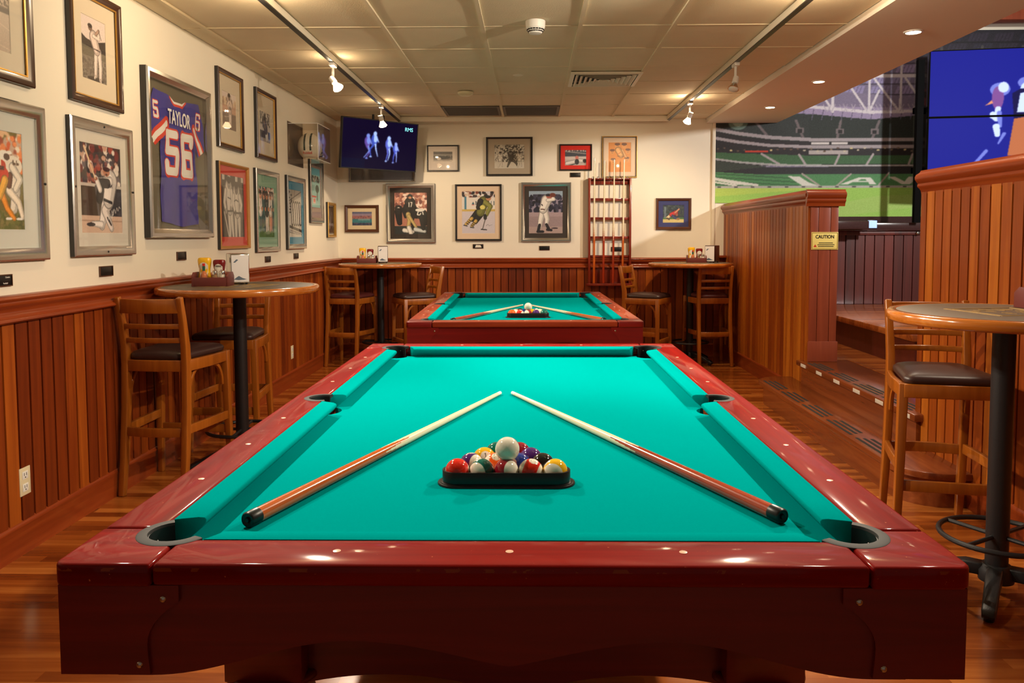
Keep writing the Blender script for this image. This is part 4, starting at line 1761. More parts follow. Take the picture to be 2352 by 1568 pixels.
def make_table(label, R, rp):
    t = thing('high_table', label, 'high table', group='round high tables')
    m = MB()
    m.lathe([(R - .028, HT - .040), (R - .010, HT - .040), (R - .001, HT - .032), (R, HT - .020), (R - .001, HT - .008), (R - .008, HT - .001), (R - .030, HT), (R - .034, HT - .004), (R - .034, HT - .036)], seg=72)
    m.build('edge_band', M['table_edge'], t, smooth=50)
    m = MB()
    m.lathe([(R - .034, HT - .035), (R - .034, HT - .001), (R - .036, HT - .0005), (0, HT - .0005)], seg=72)
    o = m.build('table_top', M['laminate'], t, smooth=40)
    m = MB()
    q = R * .50
    for a in range(4):
        c0 = (q * math.cos(a * PI / 2), q * math.sin(a * PI / 2), HT)
        c1 = (q * math.cos(a * PI / 2 + PI / 2), q * math.sin(a * PI / 2 + PI / 2), HT)
        m.bar(c0, c1, .008, .001)
        m.bar([k * .86 for k in c0[:2]] + [HT], [k * .86 for k in c1[:2]] + [HT], .003, .001)
    r5 = random.Random(9)
    for k in range(26):
        a = r5.uniform(0, 2 * PI)
        rr_ = r5.uniform(.05, q * .62)
        l_ = r5.uniform(.008, .03)
        x, y = rr_ * math.cos(a), rr_ * math.sin(a)
        m.bar((x - l_, y, HT), (x + l_, y + r5.uniform(-.01, .01), HT), r5.uniform(.006, .014), .001)
    m.build('inlay_pattern', M['gold_ink'], o, smooth=0)
    m = MB()
    m.lathe([(rp, .06), (rp, HT - .05), (rp + .08, HT - .045), (rp + .08, HT - .040)], seg=32)
    m.build('pole', M['black_metal'], t, smooth=40)
    m = MB()
    n = 48
    RR = .19
    m.tube([(RR * math.cos(2 * PI * k / n), RR * math.sin(2 * PI * k / n), .215) for k in range(n)], .0095, 10, closed=True)
    o = m.build('foot_ring', M['black_metal'], t)
    for k in range(4):
        a = PI / 4 + k * PI / 2 + .35
        m = MB()
        m.tube([(rp * math.cos(a), rp * math.sin(a), .215), (RR * math.cos(a), RR * math.sin(a), .215)], .008, 10)
        m.build('spoke', M['black_metal'], o)
    m = MB()
    m.lathe([(rp + .02, .05), (rp + .022, .085), (rp + .008, .11), (rp, .112)], seg=32)
    m.build('hub', M['black_metal'], t)
    for k in range(4):
        a = k * PI / 2
        c_, s_ = math.cos(a), math.sin(a)
        m = MB()
        prof = [(rp, .085, .050), (rp + .06, .085, .052), (rp + .13, .07, .048), (rp + .19, .045, .046), (rp + .235, .03, .044), (rp + .25, .018, .040)]
        pts = [(r_ * c_, r_ * s_, z) for r_, z, w in prof]
        m.path(pts, [w for _, _, w in prof], [.045, .045, .040, .036, .034, .024])
        o = m.build('foot', M['black_metal'], t, bevel=.006, smooth=50)
        m = MB()
        m.lathe([(.016, 0), (.018, .012), (.012, .02)], ((rp + .22) * c_, (rp + .22) * s_, 0), 16)
        m.build('glide', M['black_plastic'], o)
    return t


M['gold_ink'] = plain('gold_table_print', (172, 140, 84), 0.45, noise=0.15)
tNL = make_table('round high table by the left wall, nearest, with condiments and a napkin holder', .440, .036)
tNL.location = (-1.65, 4.42, 0)
tNL.rotation_euler = (0, 0, .5)
tR = make_table('round high table at the right edge of the picture, beside the boarded partition', .388, .038)
tR.location = (1.70, 2.85, 0)
tR.rotation_euler = (0, 0, -.6)
tBL = make_table('round high table in the back-left corner under the television', .43, .036)
tBL.location = (-1.565, 8.16, 0)
tBL.rotation_euler = (0, 0, .3)
dup(tBL, (1.64, 8.16, 0), (0, 0, .7), 'round high table in the back-right corner against the partition')


# ------------------------------------------------------------------ condiments
def caddy(loc, rz, where):
    t = thing('condiment_caddy', 'dark red wooden condiment caddy on the %s' % where, 'caddy', loc, rz, 'condiment caddies')
    w, d, h = .088, .062, .062
    m = MB()
    m.box(-w, w, -d, d, 0, .008)
    m.build('base', M['caddywood'], t, bevel=.001)
    for s in (-1, 1):
        m = MB()
        m.box(-w, w, s * d - .004, s * d + .004, .001, .050)
        m.build('side', M['caddywood'], t, bevel=.001)
        m = MB()
        poly = [(-d - .004, 0), (d + .004, 0), (d + .004, .055), (d - .022, .078), (-d + .022, .078), (-d - .004, .055)]
        m.prism(poly, -.005, .005, lambda p, q, a: (s * (w + .005) + a, p, q))
        m.build('end_board', M['caddywood'], t, bevel=.001)
    return t


def flat_bottle(name, label, cat, loc, rz, body, h, w, d, cap_up, group, parts_label=True):
    t = thing(name, label, cat, loc, rz, group)
    prof = [(.80, 0), (.96, .006), (1.0, .02), (.97, .25), (.84, .45), (.82, .58), (.95, .74), (1.0, .84), (1.0, .92), (.9, .985), (.6, 1.0)]
    m = MB()
    n = 32
    loops = []
    for sc, z in prof:
        lp = []
        for k in range(n):
            a = 2 * PI * k / n
            cx, sx = math.cos(a), math.sin(a)
            lp.append((sc * w * math.copysign(abs(cx) ** .7, cx), sc * d * math.copysign(abs(sx) ** .8, sx), z * h if z <= 1 else z))
        loops.append(lp)
    m.loft(loops)
    m.build('body', body, t, smooth=50)
    m = MB()
    pts = []
    lab = [(-.55, .22), (.55, .22), (.62, .50), (.66, .72), (.4, .80), (0, .83), (-.4, .80), (-.66, .72), (-.62, .50)]

    def surf(u, v):
        # front face of the bottle at u (-1..1 of width), v height fraction
        sc = np.interp(v, [p_[1] for p_ in prof], [p_[0] for p_ in prof])
        cx = max(-1, min(1, u / sc))
        a = math.acos(math.copysign(abs(cx) ** (1 / .7), cx)) if abs(cx) < 1 else 0
        return (u * w, -sc * d * abs(math.sin(a)) ** .8 - .0008, v * h)
    c = m.bm.verts.new(surf(0, .5))
    rim = []
    for i in range(len(lab)):
        (u0, v0), (u1, v1) = lab[i], lab[(i + 1) % len(lab)]
        for k in range(4):
            f = k / 4
            rim.append(m.bm.verts.new(surf(u0 + (u1 - u0) * f, v0 + (v1 - v0) * f)))
    for i in range(len(rim)):
        m.face((c, rim[i], rim[(i + 1) % len(rim)]))
    o = m.build('label', M['label_paper'], t, smooth=60)
    return t


def sauce(loc, label, group):
    t = thing('hot_sauce_bottle', label, 'sauce bottle', loc, 0, group)
    m = MB()
    m.lathe([(.015, 0), (.0175, .004), (.0175, .052), (.014, .064), (.0075, .078), (.007, .085)], seg=24)
    m.build('glass_body', M['hot_sauce'], t)
    m = MB()
    m.lathe([(.0078, .078), (.0076, .104)], seg=20)
    m.build('foil_neck', M['green_foil'], t)
    m = MB()
    m.lathe([(.0074, .104), (.0078, .118), (.006, .119)], seg=20)
    m.build('cap', M['cap_red'], t)
    m = MB()
    v = [m.bm.verts.new((.0178 * math.sin(a) * 1.0, -.0178 * math.cos(a), z)) for a, z in ((0, .052), (-.9, .030), (-.45, .018), (0, .010), (.45, .018), (.9, .030))]
    m.face(v)
    m.build('label', M['label_paper'], t, smooth=0)


def shaker(loc, label, body, cat, group):
    t = thing(cat.replace(' ', '_'), label, cat, loc, 0, group)
    m = MB()
    m.lathe([(.0165, 0), (.0175, .003), (.0165, .03), (.0135, .058), (.0135, .060)], seg=20)
    m.build('glass_body', body, t)
    m = MB()
    m.lathe([(.0150, .058), (.0150, .066), (.013, .076), (.007, .081), (0, .082)], seg=20)
    m.build('cap', M['chrome'], t)


def napkins(loc, rz, label, box_m):
    t = thing('napkin_dispenser', label, 'napkin dispenser', loc, rz, 'napkin dispensers')
    w, d, h = .052, .085, .178
    m = MB()
    m.box(-w, w, -d, d, .008, h)
    m.build('case', box_m, t, bevel=.006)
    m = MB()
    for a in (-w * .7, w * .7):
        for c in (-d * .8, d * .8):
            m.lathe([(.007, 0), (.007, .009)], (a, c, 0), 10)
    m.build('feet', M['black_rubber'], t)
    m = MB()
    m.box(-w + .005, w - .005, -d - .0015, -d + .001, .016, h - .008)
    o = m.build('napkin_face', M['napkin'], t, smooth=0)
    m = MB()
    poly = [(-.036, .030), (-.018, .044), (-.008, .050), (.012, .038), (.036, .030), (.020, .028), (-.010, .026)]
    m.prism(poly, -d - .0024, -d - .0014, lambda p, q, a: (p, a, q))
    m.build('printed_emblem', M['emblem'], o, smooth=0)
    m = MB()
    poly = [(-.038, .128), (-.020, .146), (-.010, .142), (-.028, .126)]
    m.prism(poly, -d - .0024, -d - .0014, lambda p, q, a: (p, a, q))
    m.build('printed_emblem', M['emblem'], o, smooth=0)
    return t


M['emblem'] = plain('grey_blue_print', (86, 100, 118), 0.5)


def set_of(cx, cy, rz, where, nap, napm, mirror=1, full=True):
    def at(x, y, z=0):
        return (cx + x * math.cos(rz) - y * math.sin(rz), cy + x * math.sin(rz) + y * math.cos(rz), HT + z)
    caddy(at(0, 0), rz, where)
    zf = .0082
    g = 'condiments on the ' + where
    if full: flat_bottle('mustard_bottle', 'yellow mustard squeeze bottle in the caddy on the ' + where, 'mustard bottle', at(-.050, .020, zf), rz, M['mustard'], .150, .036, .024, True, g)
    kb = None if not full else flat_bottle('ketchup_bottle', 'dark red ketchup squeeze bottle in the caddy on the ' + where, 'ketchup bottle', at(.030, .022, zf), rz, M['ketchup'], .138, .034, .024, True, g)
    if kb and cy < 6: text_mesh('maker_lettering', 'HEINZ', .013, M['ink'], kb, (0, -.0245, .102), (PI / 2, 0, 0))
    sauce(at(-.040, -.032, zf), 'small hot sauce bottle with red cap and green neck on the ' + where, g)
    shaker(at(.020, -.036, zf), 'pepper shaker with chrome cap on the ' + where, M['pepper'], 'pepper shaker', g)
    shaker(at(.062, -.036, zf), 'salt shaker with chrome cap on the ' + where, M['salt'], 'salt shaker', g)
    if nap:
        napkins(at(*nap[:2]), rz + nap[2], nap[3], napm)


set_of(-1.785, 4.39, .10, 'nearest left-wall table', (.088, .180, .42, 'chrome napkin dispenser with white printed face on the nearest left-wall table'), M['chrome'])
set_of(-1.71, 8.20, .06, 'back-left corner table', (.158, .05, .12, 'grey napkin dispenser on the table under the corner television'), M['napkin_box'])
set_of(1.71, 8.20, -.10, 'back-right corner table', (.162, .02, -.42, 'dark brown napkin dispenser on the back-right corner table'), M['napkin_box'])
set_of(1.945, 2.98, .10, 'right-hand table', None, None, full=False)


# ------------------------------------------------------------------ framed pictures
MATS_C = {}


def matboard(rgb):
    if rgb not in MATS_C:
        MATS_C[rgb] = plain('mat_board_%02x%02x%02x' % rgb, rgb, 0.8, noise=0.02)
    return MATS_C[rgb]


def place(wall, a0, a1, z0, z1):
    """bounds along the wall -> (location, rotation, width, height)"""
    w, h = a1 - a0, z1 - z0
    if wall == 'L':
        return (XL, (a0 + a1) / 2, (z0 + z1) / 2), PI / 2, w, h
    return ((a0 + a1) / 2, YB, (z0 + z1) / 2), 0.0, w, h


def picture(label, wall, bounds, fmat, fw, mat_rgb, inset, painter, res=.0035, inner=None, depth=.028, cat='framed photo', name='framed_photo', glass=True, tilt=0.0, painted_w=100.0, screws=False):
    """inset: mat widths (left,right,top,bottom) inside the frame; painter(P, W, H) paints in units where the photo is 100 wide"""
    loc, rz, w, h = place(wall, *bounds)
    t = thing(name, label, cat, loc, rz, rot=(0, tilt, rz))
    m = MB()
    prof = [(0, -.001), (0, -depth * .8), (fw * .12, -depth), (fw * .45, -depth * 1.0), (fw * .8, -depth * .72), (fw, -depth * .62), (fw, -.006)]
    L = []
    for i, y in prof:
        L.append([(sx * (w / 2 - i), y, sz * (h / 2 - i)) for sx, sz in ((-1, -1), (1, -1), (1, 1), (-1, 1))])
    m.loft(L[:2], cap=False, mi=1)
    m.loft(L[1:], cap=False)
    m.build('frame', [fmat, M['black_frame']], t, smooth=30)
    if inner is not None:
        m = MB()
        L = []
        for i, y in ((fw - .001, -depth * .70), (fw + .005, -depth * .66), (fw + .006, -depth * .5)):
            L.append([(sx * (w / 2 - i), y, sz * (h / 2 - i)) for sx, sz in ((-1, -1), (1, -1), (1, 1), (-1, 1))])
        m.loft(L, cap=False)
        m.build('inner_lip', inner, t, smooth=30)
    il, ir, it, ib = inset
    x0, x1, zz0, zz1 = -w / 2 + fw, w / 2 - fw, -h / 2 + fw, h / 2 - fw
    px0, px1, pz0, pz1 = x0 + il, x1 - ir, zz0 + ib, zz1 - it
    if mat_rgb is not None:
        m = MB()
        o_ = [(x0 - .002, -.008, zz0 - .002), (x1 + .002, -.008, zz0 - .002), (x1 + .002, -.008, zz1 + .002), (x0 - .002, -.008, zz1 + .002)]
        i_ = [(px0, -.008, pz0), (px1, -.008, pz0), (px1, -.008, pz1), (px0, -.008, pz1)]
        j_ = [(px0 + .002, -.006, pz0 + .002), (px1 - .002, -.006, pz0 + .002), (px1 - .002, -.006, pz1 - .002), (px0 + .002, -.006, pz1 - .002)]
        m.loft([o_, i_, j_], cap=False)
        m.build('mat', matboard(mat_rgb), t, smooth=0)
    pw, ph = px1 - px0, pz1 - pz0
    H_ = 100.0 * ph / pw
    step = res * .62 / pw * 100.0
    P = Paint(0, 0, 100, H_, step, (128, 128, 128))
    P.outl = True
    painter(P, 100.0, H_)
    P.mesh('photo', lambda X, Y: np.stack([px0 - .001 + (pw + .002) * X / 100.0, np.full_like(X, -.0055), pz1 + .001 - (ph + .002) * Y / H_], -1), M['print'], t)
    if glass:
        m = MB()
        m.box(x0 - .002, x1 + .002, -depth * .52, -depth * .45, zz0 - .002, zz1 + .002)
        m.build('glass_pane', M['pane'], t, smooth=0)
    if screws:
        m = MB()
        for sx, sz in ((-1, 0), (1, 0), (0, 1), (0, -1)):
            m.sphere((sx * (w / 2 - fw * .4), -depth * 1.0, sz * (h / 2 - fw * .4)), .006, .003, .006, 10, 6)
        m.build('screws', M['black_plastic'], t)
    return t


SKIN = (196, 138, 104)
CR1 = [(150, 70, 60), (190, 150, 130), (60, 50, 60), (220, 210, 200), (110, 50, 50), (90, 80, 90), (40, 36, 44)]
CRO = [(214, 96, 50), (230, 190, 150), (240, 226, 206), (160, 76, 50), (236, 140, 80), (200, 170, 150)]
CBW = [(30, 28, 26), (70, 66, 60), (180, 172, 160), (120, 112, 104), (220, 212, 200), (50, 46, 44)]


def sepia(P, a=(46, 36, 30), b=(226, 206, 186)):
    g = (P.a.mean(-1, keepdims=True) / 255.0)
    P.a = np.array(a) * (1 - g) + np.array(b) * g


def pt_arena(P, W, H):
    P.rect(0, 0, W, H, (216, 208, 194))
    P.crowd(0, 0, W, H * .42, CBW, 3.2, 2)
    P.rect(0, H * .42, W, H * .50, (66, 56, 46))
    P.line([(0, H * .80), (W, H * .95)], 1.2, (240, 236, 226)); P.line([(30, H * .5), (W, H * .70)], 1.2, (240, 236, 226))
    P.man(dict(head=(40, H * .46), neck=(40, H * .5), hip=(40, H * .66), la=[(40, H * .52), (30, H * .6)], ra=[(40, H * .52), (52, H * .58)], ll=[(40, H * .66), (34, H * .86)], rl=[(40, H * .66), (48, H * .86)]), (90, 84, 78), (220, 214, 200), (150, 130, 112), 7)
    P.blur(1).speck(6)
    sepia(P)


def pt_football(P, W, H):
    P.rect(0, 0, W, H, (120, 110, 60))
    P.crowd(0, 0, W, H * .42, CRO, 6, 4)
    P.blur(2)
    P.rect(0, H * .82, W, H, (112, 112, 58))
    P.crowd(0, H * .80, W, H, [(100, 104, 50), (122, 118, 66), (92, 92, 48), (132, 120, 74)], 4, 5)
    wh, orr, sk = (232, 222, 206), (206, 62, 36), (110, 66, 46)
    P.line([(86, H * .42), (88, H * .60), (84, H * .78)], 16, wh, 10)
    P.line([(78, H * .60), (92, H * .72), (97, H * .86)], 9, (240, 226, 206), 6)
    P.line([(40, H * .60), (52, H * .72), (60, H * .86)], 10, (214, 204, 180), 6)
    P.line([(66, H * .62), (74, H * .78), (84, H * .88)], 8, (236, 150, 50), 5)
    P.line([(30, H * .56), (28, H * .72), (46, H * .84)], 12, (222, 214, 196), 8)
    P.ell(84, H * .34, 15, H * .10, wh)
    P.line([(84, H * .36), (95, H * .48), (88, H * .58)], 9, wh, 7)
    P.line([(80, H * .45), (78, H * .54)], 7, sk)
    P.ell(72, H * .25, 8, H * .055, (240, 234, 224)); P.ell(76, H * .26, 4.5, H * .035, (84, 60, 50))
    P.ell(80, H * .215, 4, H * .02, (240, 236, 226))
    P.ell(66, H * .44, 12, H * .085, orr)
    P.ell(66, H * .355, 8.5, H * .062, (190, 60, 36)); P.line([(66, H * .30), (66, H * .345)], 3, (240, 220, 190))
    P.line([(62, H * .36), (71, H * .37)], 1.6, (60, 40, 36)); P.line([(62, H * .385), (71, H * .39)], 1.6, (60, 40, 36))
    P.line([(58, H * .46), (50, H * .56)], 7, orr, 5); P.line([(72, H * .5), (64, H * .66)], 9, (236, 176, 60), 7)
    P.line([(30, H * .28), (34, H * .46), (32, H * .56)], 22, wh, 16)
    P.line([(40, H * .32), (48, H * .44), (38, H * .48)], 10, wh, 6)
    P.ell(43, H * .45, 9, H * .03, (150, 80, 46), .4)
    P.ell(26, H * .20, 9, H * .06, wh)
    P.line([(14, H * .80), (40, H * .86)], 11, (70, 84, 84), 8); P.ell(36, H * .86, 10, H * .04, (66, 84, 88))
    for x in (56, 76, 92):
        P.ell(x, H * .885, 5, H * .014, (240, 236, 230))
    P.line([(46, H * .78), (46, H * .87)], 6, (40, 92, 92), 5)
    for x, y, n in ((87, .31, 1), (92, .31, 1)):
        P.line([(x - 1.5, H * (y - .02)), (x - 1.5, H * (y + .02))], 1.6, (90, 70, 50)); P.ell(x + .3, H * (y + .012), 2, H * .012, (90, 70, 50))
    P.blur(1).speck(5)


def pt_golf(P, W, H):
    P.rect(0, 0, W, H, (222, 206, 200))
    P.poly([(0, H * .30), (20, H * .36), (35, H * .37), (45, H * .40), (W, H * .30), (W, H * .60), (0, H * .60)], (58, 50, 48))
    P.poly([(0, H * .46), (W, H * .52), (W, H * .7), (0, H * .64)], (106, 98, 84))
    P.rect(0, H * .63, W, H, (132, 122, 110))
    P.crowd(0, H * .64, W, H, [(110, 100, 90), (140, 130, 118), (120, 108, 98), (98, 88, 80)], 4, 8)
    P.ell(55, H * .96, 34, H * .035, (72, 62, 56))
    wh = (226, 210, 202)
    P.line([(60, H * .50), (56, H * .76), (55, H * .90)], 15, wh, 10); P.line([(72, H * .50), (76, H * .76), (74, H * .95)], 15, wh, 10)
    P.line([(50, H * .30), (62, H * .48)], 28, (220, 200, 192), 24)
    P.line([(50, H * .28), (72, H * .30), (70, H * .18)], 9, wh, 7); P.line([(60, H * .24), (72, H * .17)], 7, (170, 140, 124))
    P.ell(38, H * .17, 8, H * .05, (120, 96, 84)); P.ell(37, H * .14, 9, H * .035, (60, 50, 46))
    P.line([(72, H * .15), (82, H * .30)], 2, (90, 80, 74))
    P.line([(50, H * .48), (76, H * .49)], 2.5, (80, 66, 58))
    P.line([(54, H * .91), (50, H * .94)], 6, (210, 196, 184)); P.line([(74, H * .95), (76, H * .98)], 6, (200, 186, 176))
    P.blur(1).speck(6)


def pt_batter(P, W, H):
    P.rect(0, 0, W, H, (60, 50, 48))
    P.crowd(0, 0, W, H * .46, CR1, 8, 11)
    P.blur(2)
    P.rect(0, H * .44, W, H * .475, (196, 186, 178))
    P.rect(0, H * .475, W, H * .80, (64, 50, 42)); P.rect(70, H * .475, W, H * .80, (44, 44, 54))
    P.line([(36, H * .48), (42, H * .80)], 5, (92, 88, 90))
    P.rect(0, H * .80, W, H, (206, 176, 156))
    P.rect(0, H * .85, W, H * .865, (176, 144, 124))
    wh, dk = (228, 220, 216), (34, 34, 42)
    P.line([(60, H * .64), (54, H * .78), (48, H * .90)], 19, wh, 13)
    P.line([(66, H * .66), (56, H * .74), (66, H * .86), (72, H * .94)], 16, (220, 210, 206), 9)
    P.line([(48, H * .90), (26, H * .89)], 9, wh, 6); P.ell(22, H * .90, 10, H * .022, (56, 54, 58))
    P.line([(62, H * .82), (71, H * .90)], 3, dk)
    P.line([(72, H * .40), (66, H * .60)], 30, wh, 24)
    P.line([(72, H * .40), (42, H * .42), (36, H * .38)], 12, wh, 8)
    P.line([(66, H * .425), (46, H * .43)], 11, dk); P.line([(48, H * .50), (44, H * .60)], 14, dk)
    P.line([(40, H * .42), (46, H * .50)], 9, wh)
    P.ell(63, H * .30, 8, H * .045, (176, 112, 84)); P.ell(63, H * .265, 8.5, H * .026, dk); P.ell(63, H * .325, 3, H * .012, (90, 50, 40))
    P.ell(36, H * .385, 5, H * .02, (150, 90, 66))
    P.line([(35, H * .38), (12, H * .05)], 2.6, (216, 186, 150), 4.4)
    P.line([(56, H * .615), (74, H * .645)], 4, dk)
    P.line([(70, H * .44), (72, H * .47), (75, H * .44), (76, H * .47)], 1.5, dk)
    pts = [(64 + 3.2 * k, H * (.80 - .011 * k) + (-1) ** k * (5 - .3 * k)) for k in range(11)]
    P.line(pts, .9, (214, 214, 210)); P.line([(74, H * .82), (78, H * .72), (72, H * .83)], .9, (214, 214, 210))
    P.blur(1).speck(5)


def pt_sepia_player(P, W, H):
    P.rect(0, 0, W, H, (216, 200, 190)); P.rect(0, H * .30, W, H * .55, (196, 156, 130)); P.rect(0, H * .55, W, H, (128, 110, 98))
    P.crowd(0, H * .16, W, H * .36, [(190, 150, 120), (150, 120, 100), (216, 190, 160)], 9, 3)
    P.man(dict(head=(52, H * .12), neck=(52, H * .18), hip=(56, H * .46), la=[(52, H * .22), (40, H * .34), (52, H * .42)], ra=[(58, H * .22), (70, H * .34), (60, H * .42)], ll=[(54, H * .5), (54, H * .84)], rl=[(60, H * .5), (62, H * .86)]), (222, 200, 184), (226, 208, 194), (120, 100, 88), 13)
    P.ell(60, H * .9, 6, H * .03, (226, 216, 206)); P.blur(2).speck(6)


def pt_two_men(P, W, H):
    P.rect(0, 0, W, H, (44, 40, 38))
    for x in (6, 30, 62, 88):
        P.rect(x, 0, x + 10, H * .09, (206, 202, 196))
    P.rect(0, H * .18, W, H * .20, (90, 84, 80)); P.rect(80, H * .3, W, H * .7, (70, 66, 62))
    wh, sk = (226, 220, 212), (166, 146, 130)
    P.man(dict(head=(34, H * .13), neck=(32, H * .22), hip=(36, H * .54), la=[(20, H * .26), (14, H * .44), (20, H * .58)], ra=[(44, H * .26), (48, H * .42), (40, H * .54)], ll=[(34, H * .6), (36, H * 1.0)], rl=[(42, H * .6), (50, H * 1.0)]), wh, (216, 210, 202), sk, 12.5, cap=(30, 28, 28))
    P.man(dict(head=(66, H * .20), neck=(66, H * .28), hip=(68, H * .58), la=[(54, H * .33), (52, H * .46), (60, H * .60)], ra=[(80, H * .33), (88, H * .46), (82, H * .62)], ll=[(62, H * .62), (62, H * 1.0)], rl=[(76, H * .62), (78, H * 1.0)]), wh, (214, 208, 200), (120, 100, 88), 13, cap=(40, 38, 38))
    P.line([(26, H * .58), (50, H * .57)], 3, (60, 54, 50)); P.line([(52, H * .60), (86, H * .60)], 3, (60, 54, 50))
    P.line([(56, H * .41), (64, H * .385), (74, H * .41)], 2, (60, 56, 56)); P.line([(28, H * .36), (40, H * .38)], 2, (80, 76, 74))
    P.line([(12, H * .6), (30, H * .98)], 4, (210, 206, 200)); P.blur(1).speck(6); sepia(P, (30, 26, 26), (232, 226, 216))


def pt_bw_fielder(P, W, H):
    P.rect(0, 0, W, H, (190, 182, 176)); P.crowd(0, 0, W, H * .45, CBW, 9, 21)
    P.rect(0, H * .62, W, H * .86, (44, 44, 66)); P.rect(0, H * .86, W, H, (150, 140, 134))
    P.man(dict(head=(44, H * .30), neck=(46, H * .36), hip=(58, H * .58), la=[(46, H * .40), (34, H * .46), (46, H * .5)], ra=[(54, H * .38), (66, H * .46), (54, H * .50)], ll=[(56, H * .6), (62, H * .92)], rl=[(64, H * .6), (74, H * .90)]), (70, 70, 96), (216, 210, 206), (110, 96, 90), 16, cap=(36, 36, 52))
    P.blur(1).speck(8)


def pt_green_team(P, W, H):
    P.rect(0, 0, W, H, (70, 110, 100)); P.crowd(0, 0, W, H * .28, [(206, 60, 40), (230, 200, 180), (60, 60, 60), (190, 120, 90), (240, 230, 220)], 6, 31)
    P.rect(0, H * .72, W, H, (74, 118, 52)); P.crowd(0, H * .72, W, H, [(70, 112, 50), (84, 128, 60), (62, 100, 44)], 5, 33)
    for x, c, lg in ((12, (230, 224, 214), (60, 110, 110)), (34, (60, 104, 104), (52, 96, 100)), (88, (60, 104, 104), (70, 110, 110)), (52, (40, 60, 60), (226, 220, 210)), (76, (232, 226, 216), (206, 140, 120))):
        P.man(dict(head=(x, H * .17), neck=(x, H * .23), hip=(x, H * .5), la=[(x - 5, H * .27), (x - 10, H * .44)], ra=[(x + 5, H * .27), (x + 9, H * .44)], ll=[(x - 3, H * .52), (x - 4, H * .86)], rl=[(x + 4, H * .52), (x + 6, H * .84)]), c, lg, SKIN, 12, cap=(30, 40, 40))
    P.line([(72, H * .40), (80, H * .36), (74, H * .46)], 2.4, (60, 70, 60)); P.blur(1).speck(6)


def pt_sign(P, W, H):
    P.rect(0, 0, W, H, (206, 200, 190)); P.poly([(0, 0), (W, 0), (W, H * .12), (0, H * .30)], (170, 164, 154))
    P.line([(0, H * .25), (W, H * .02)], 3, (60, 56, 52)); P.line([(48, 0), (30, H * .45)], 3, (80, 76, 72))
    for k, x in enumerate((26, 44, 60, 76, 92)):
        P.line([(x - 6, H * .30), (x, H * .70)], 13, (40, 38, 38)); P.line([(x - 5, H * .31), (x + 1, H * .69)], 8, (232, 228, 222))
    for k in range(8):
        P.ell(8 + rr.uniform(-6, 14), H * (.06 + .06 * k), 7, H * .02, (50, 46, 44))
    P.poly([(0, H * .74), (W, H * .84), (W, H * .90), (0, H * .80)], (60, 56, 52)); P.poly([(0, H * .83), (W, H * .92), (W, H * .97), (0, H * .90)], (34, 32, 30))
    for k in range(10):
        P.line([(6 + k * 9.5, H * (.855 + .0085 * k)), (9 + k * 9.5, H * (.885 + .0085 * k))], 4, (220, 216, 208))
    P.speck(5)


def pt_poster(P, W, H):
    P.rect(0, 0, W, H, (150, 196, 190)); P.rect(0, 0, W, H * .18, (110, 176, 190))
    P.crowd(8, H * .20, 92, H * .36, CBW, 8, 41); P.rect(0, H * .38, W, H * .385, (60, 90, 90))
    for k in range(5):
        P.rect(12, H * (.44 + .03 * k), 40, H * (.447 + .03 * k), (70, 90, 86))
    P.ell(68, H * .52, 20, H * .10, (60, 84, 74)); P.line([(68, H * .55), (68, H * .78)], 8, (70, 90, 80))
    P.rect(10, H * .70, 58, H * .745, (206, 70, 60)); P.rect(22, H * .76, 50, H * .90, (224, 190, 180)); P.rect(28, H * .78, 46, H * .86, (206, 110, 96)); P.blur(1).speck(5)


def pt_dark(P, W, H):
    P.rect(0, 0, W, H, (70, 54, 44)); P.crowd(0, H * .2, W, H * .8, [(90, 76, 70), (60, 50, 50), (120, 104, 96), (46, 40, 40)], 16, 43); P.rect(0, H * .62, W, H * .70, (150, 140, 140)); P.rect(0, H * .86, W, H, (96, 70, 50)); P.blur(2)


def pt_grey(P, W, H):
    P.rect(0, 0, W, H, (84, 84, 92)); P.rect(0, H * .7, W, H, (110, 108, 112)); P.crowd(0, 0, W, H * .6, [(70, 70, 80), (96, 94, 100)], 9, 3); P.blur(3)


def pt_sunset(P, W, H):
    P.rect(0, 0, W, H, (150, 130, 150)); P.rect(0, 0, W, H * .16, (96, 100, 130)); P.rect(0, H * .30, W, H * .52, (150, 96, 100)); P.crowd(0, H * .3, W, H * .5, [(170, 110, 104), (120, 80, 90), (150, 96, 100)], 6, 51)
    P.rect(0, H * .52, W, H * .80, (52, 120, 130)); P.rect(30, H * .50, 90, H * .62, (150, 170, 170), .6); P.rect(0, H * .80, W, H, (46, 60, 90)); P.crowd(0, H * .78, W, H, [(60, 70, 96), (90, 80, 100), (40, 50, 80)], 5, 52); P.blur(2).speck(6)


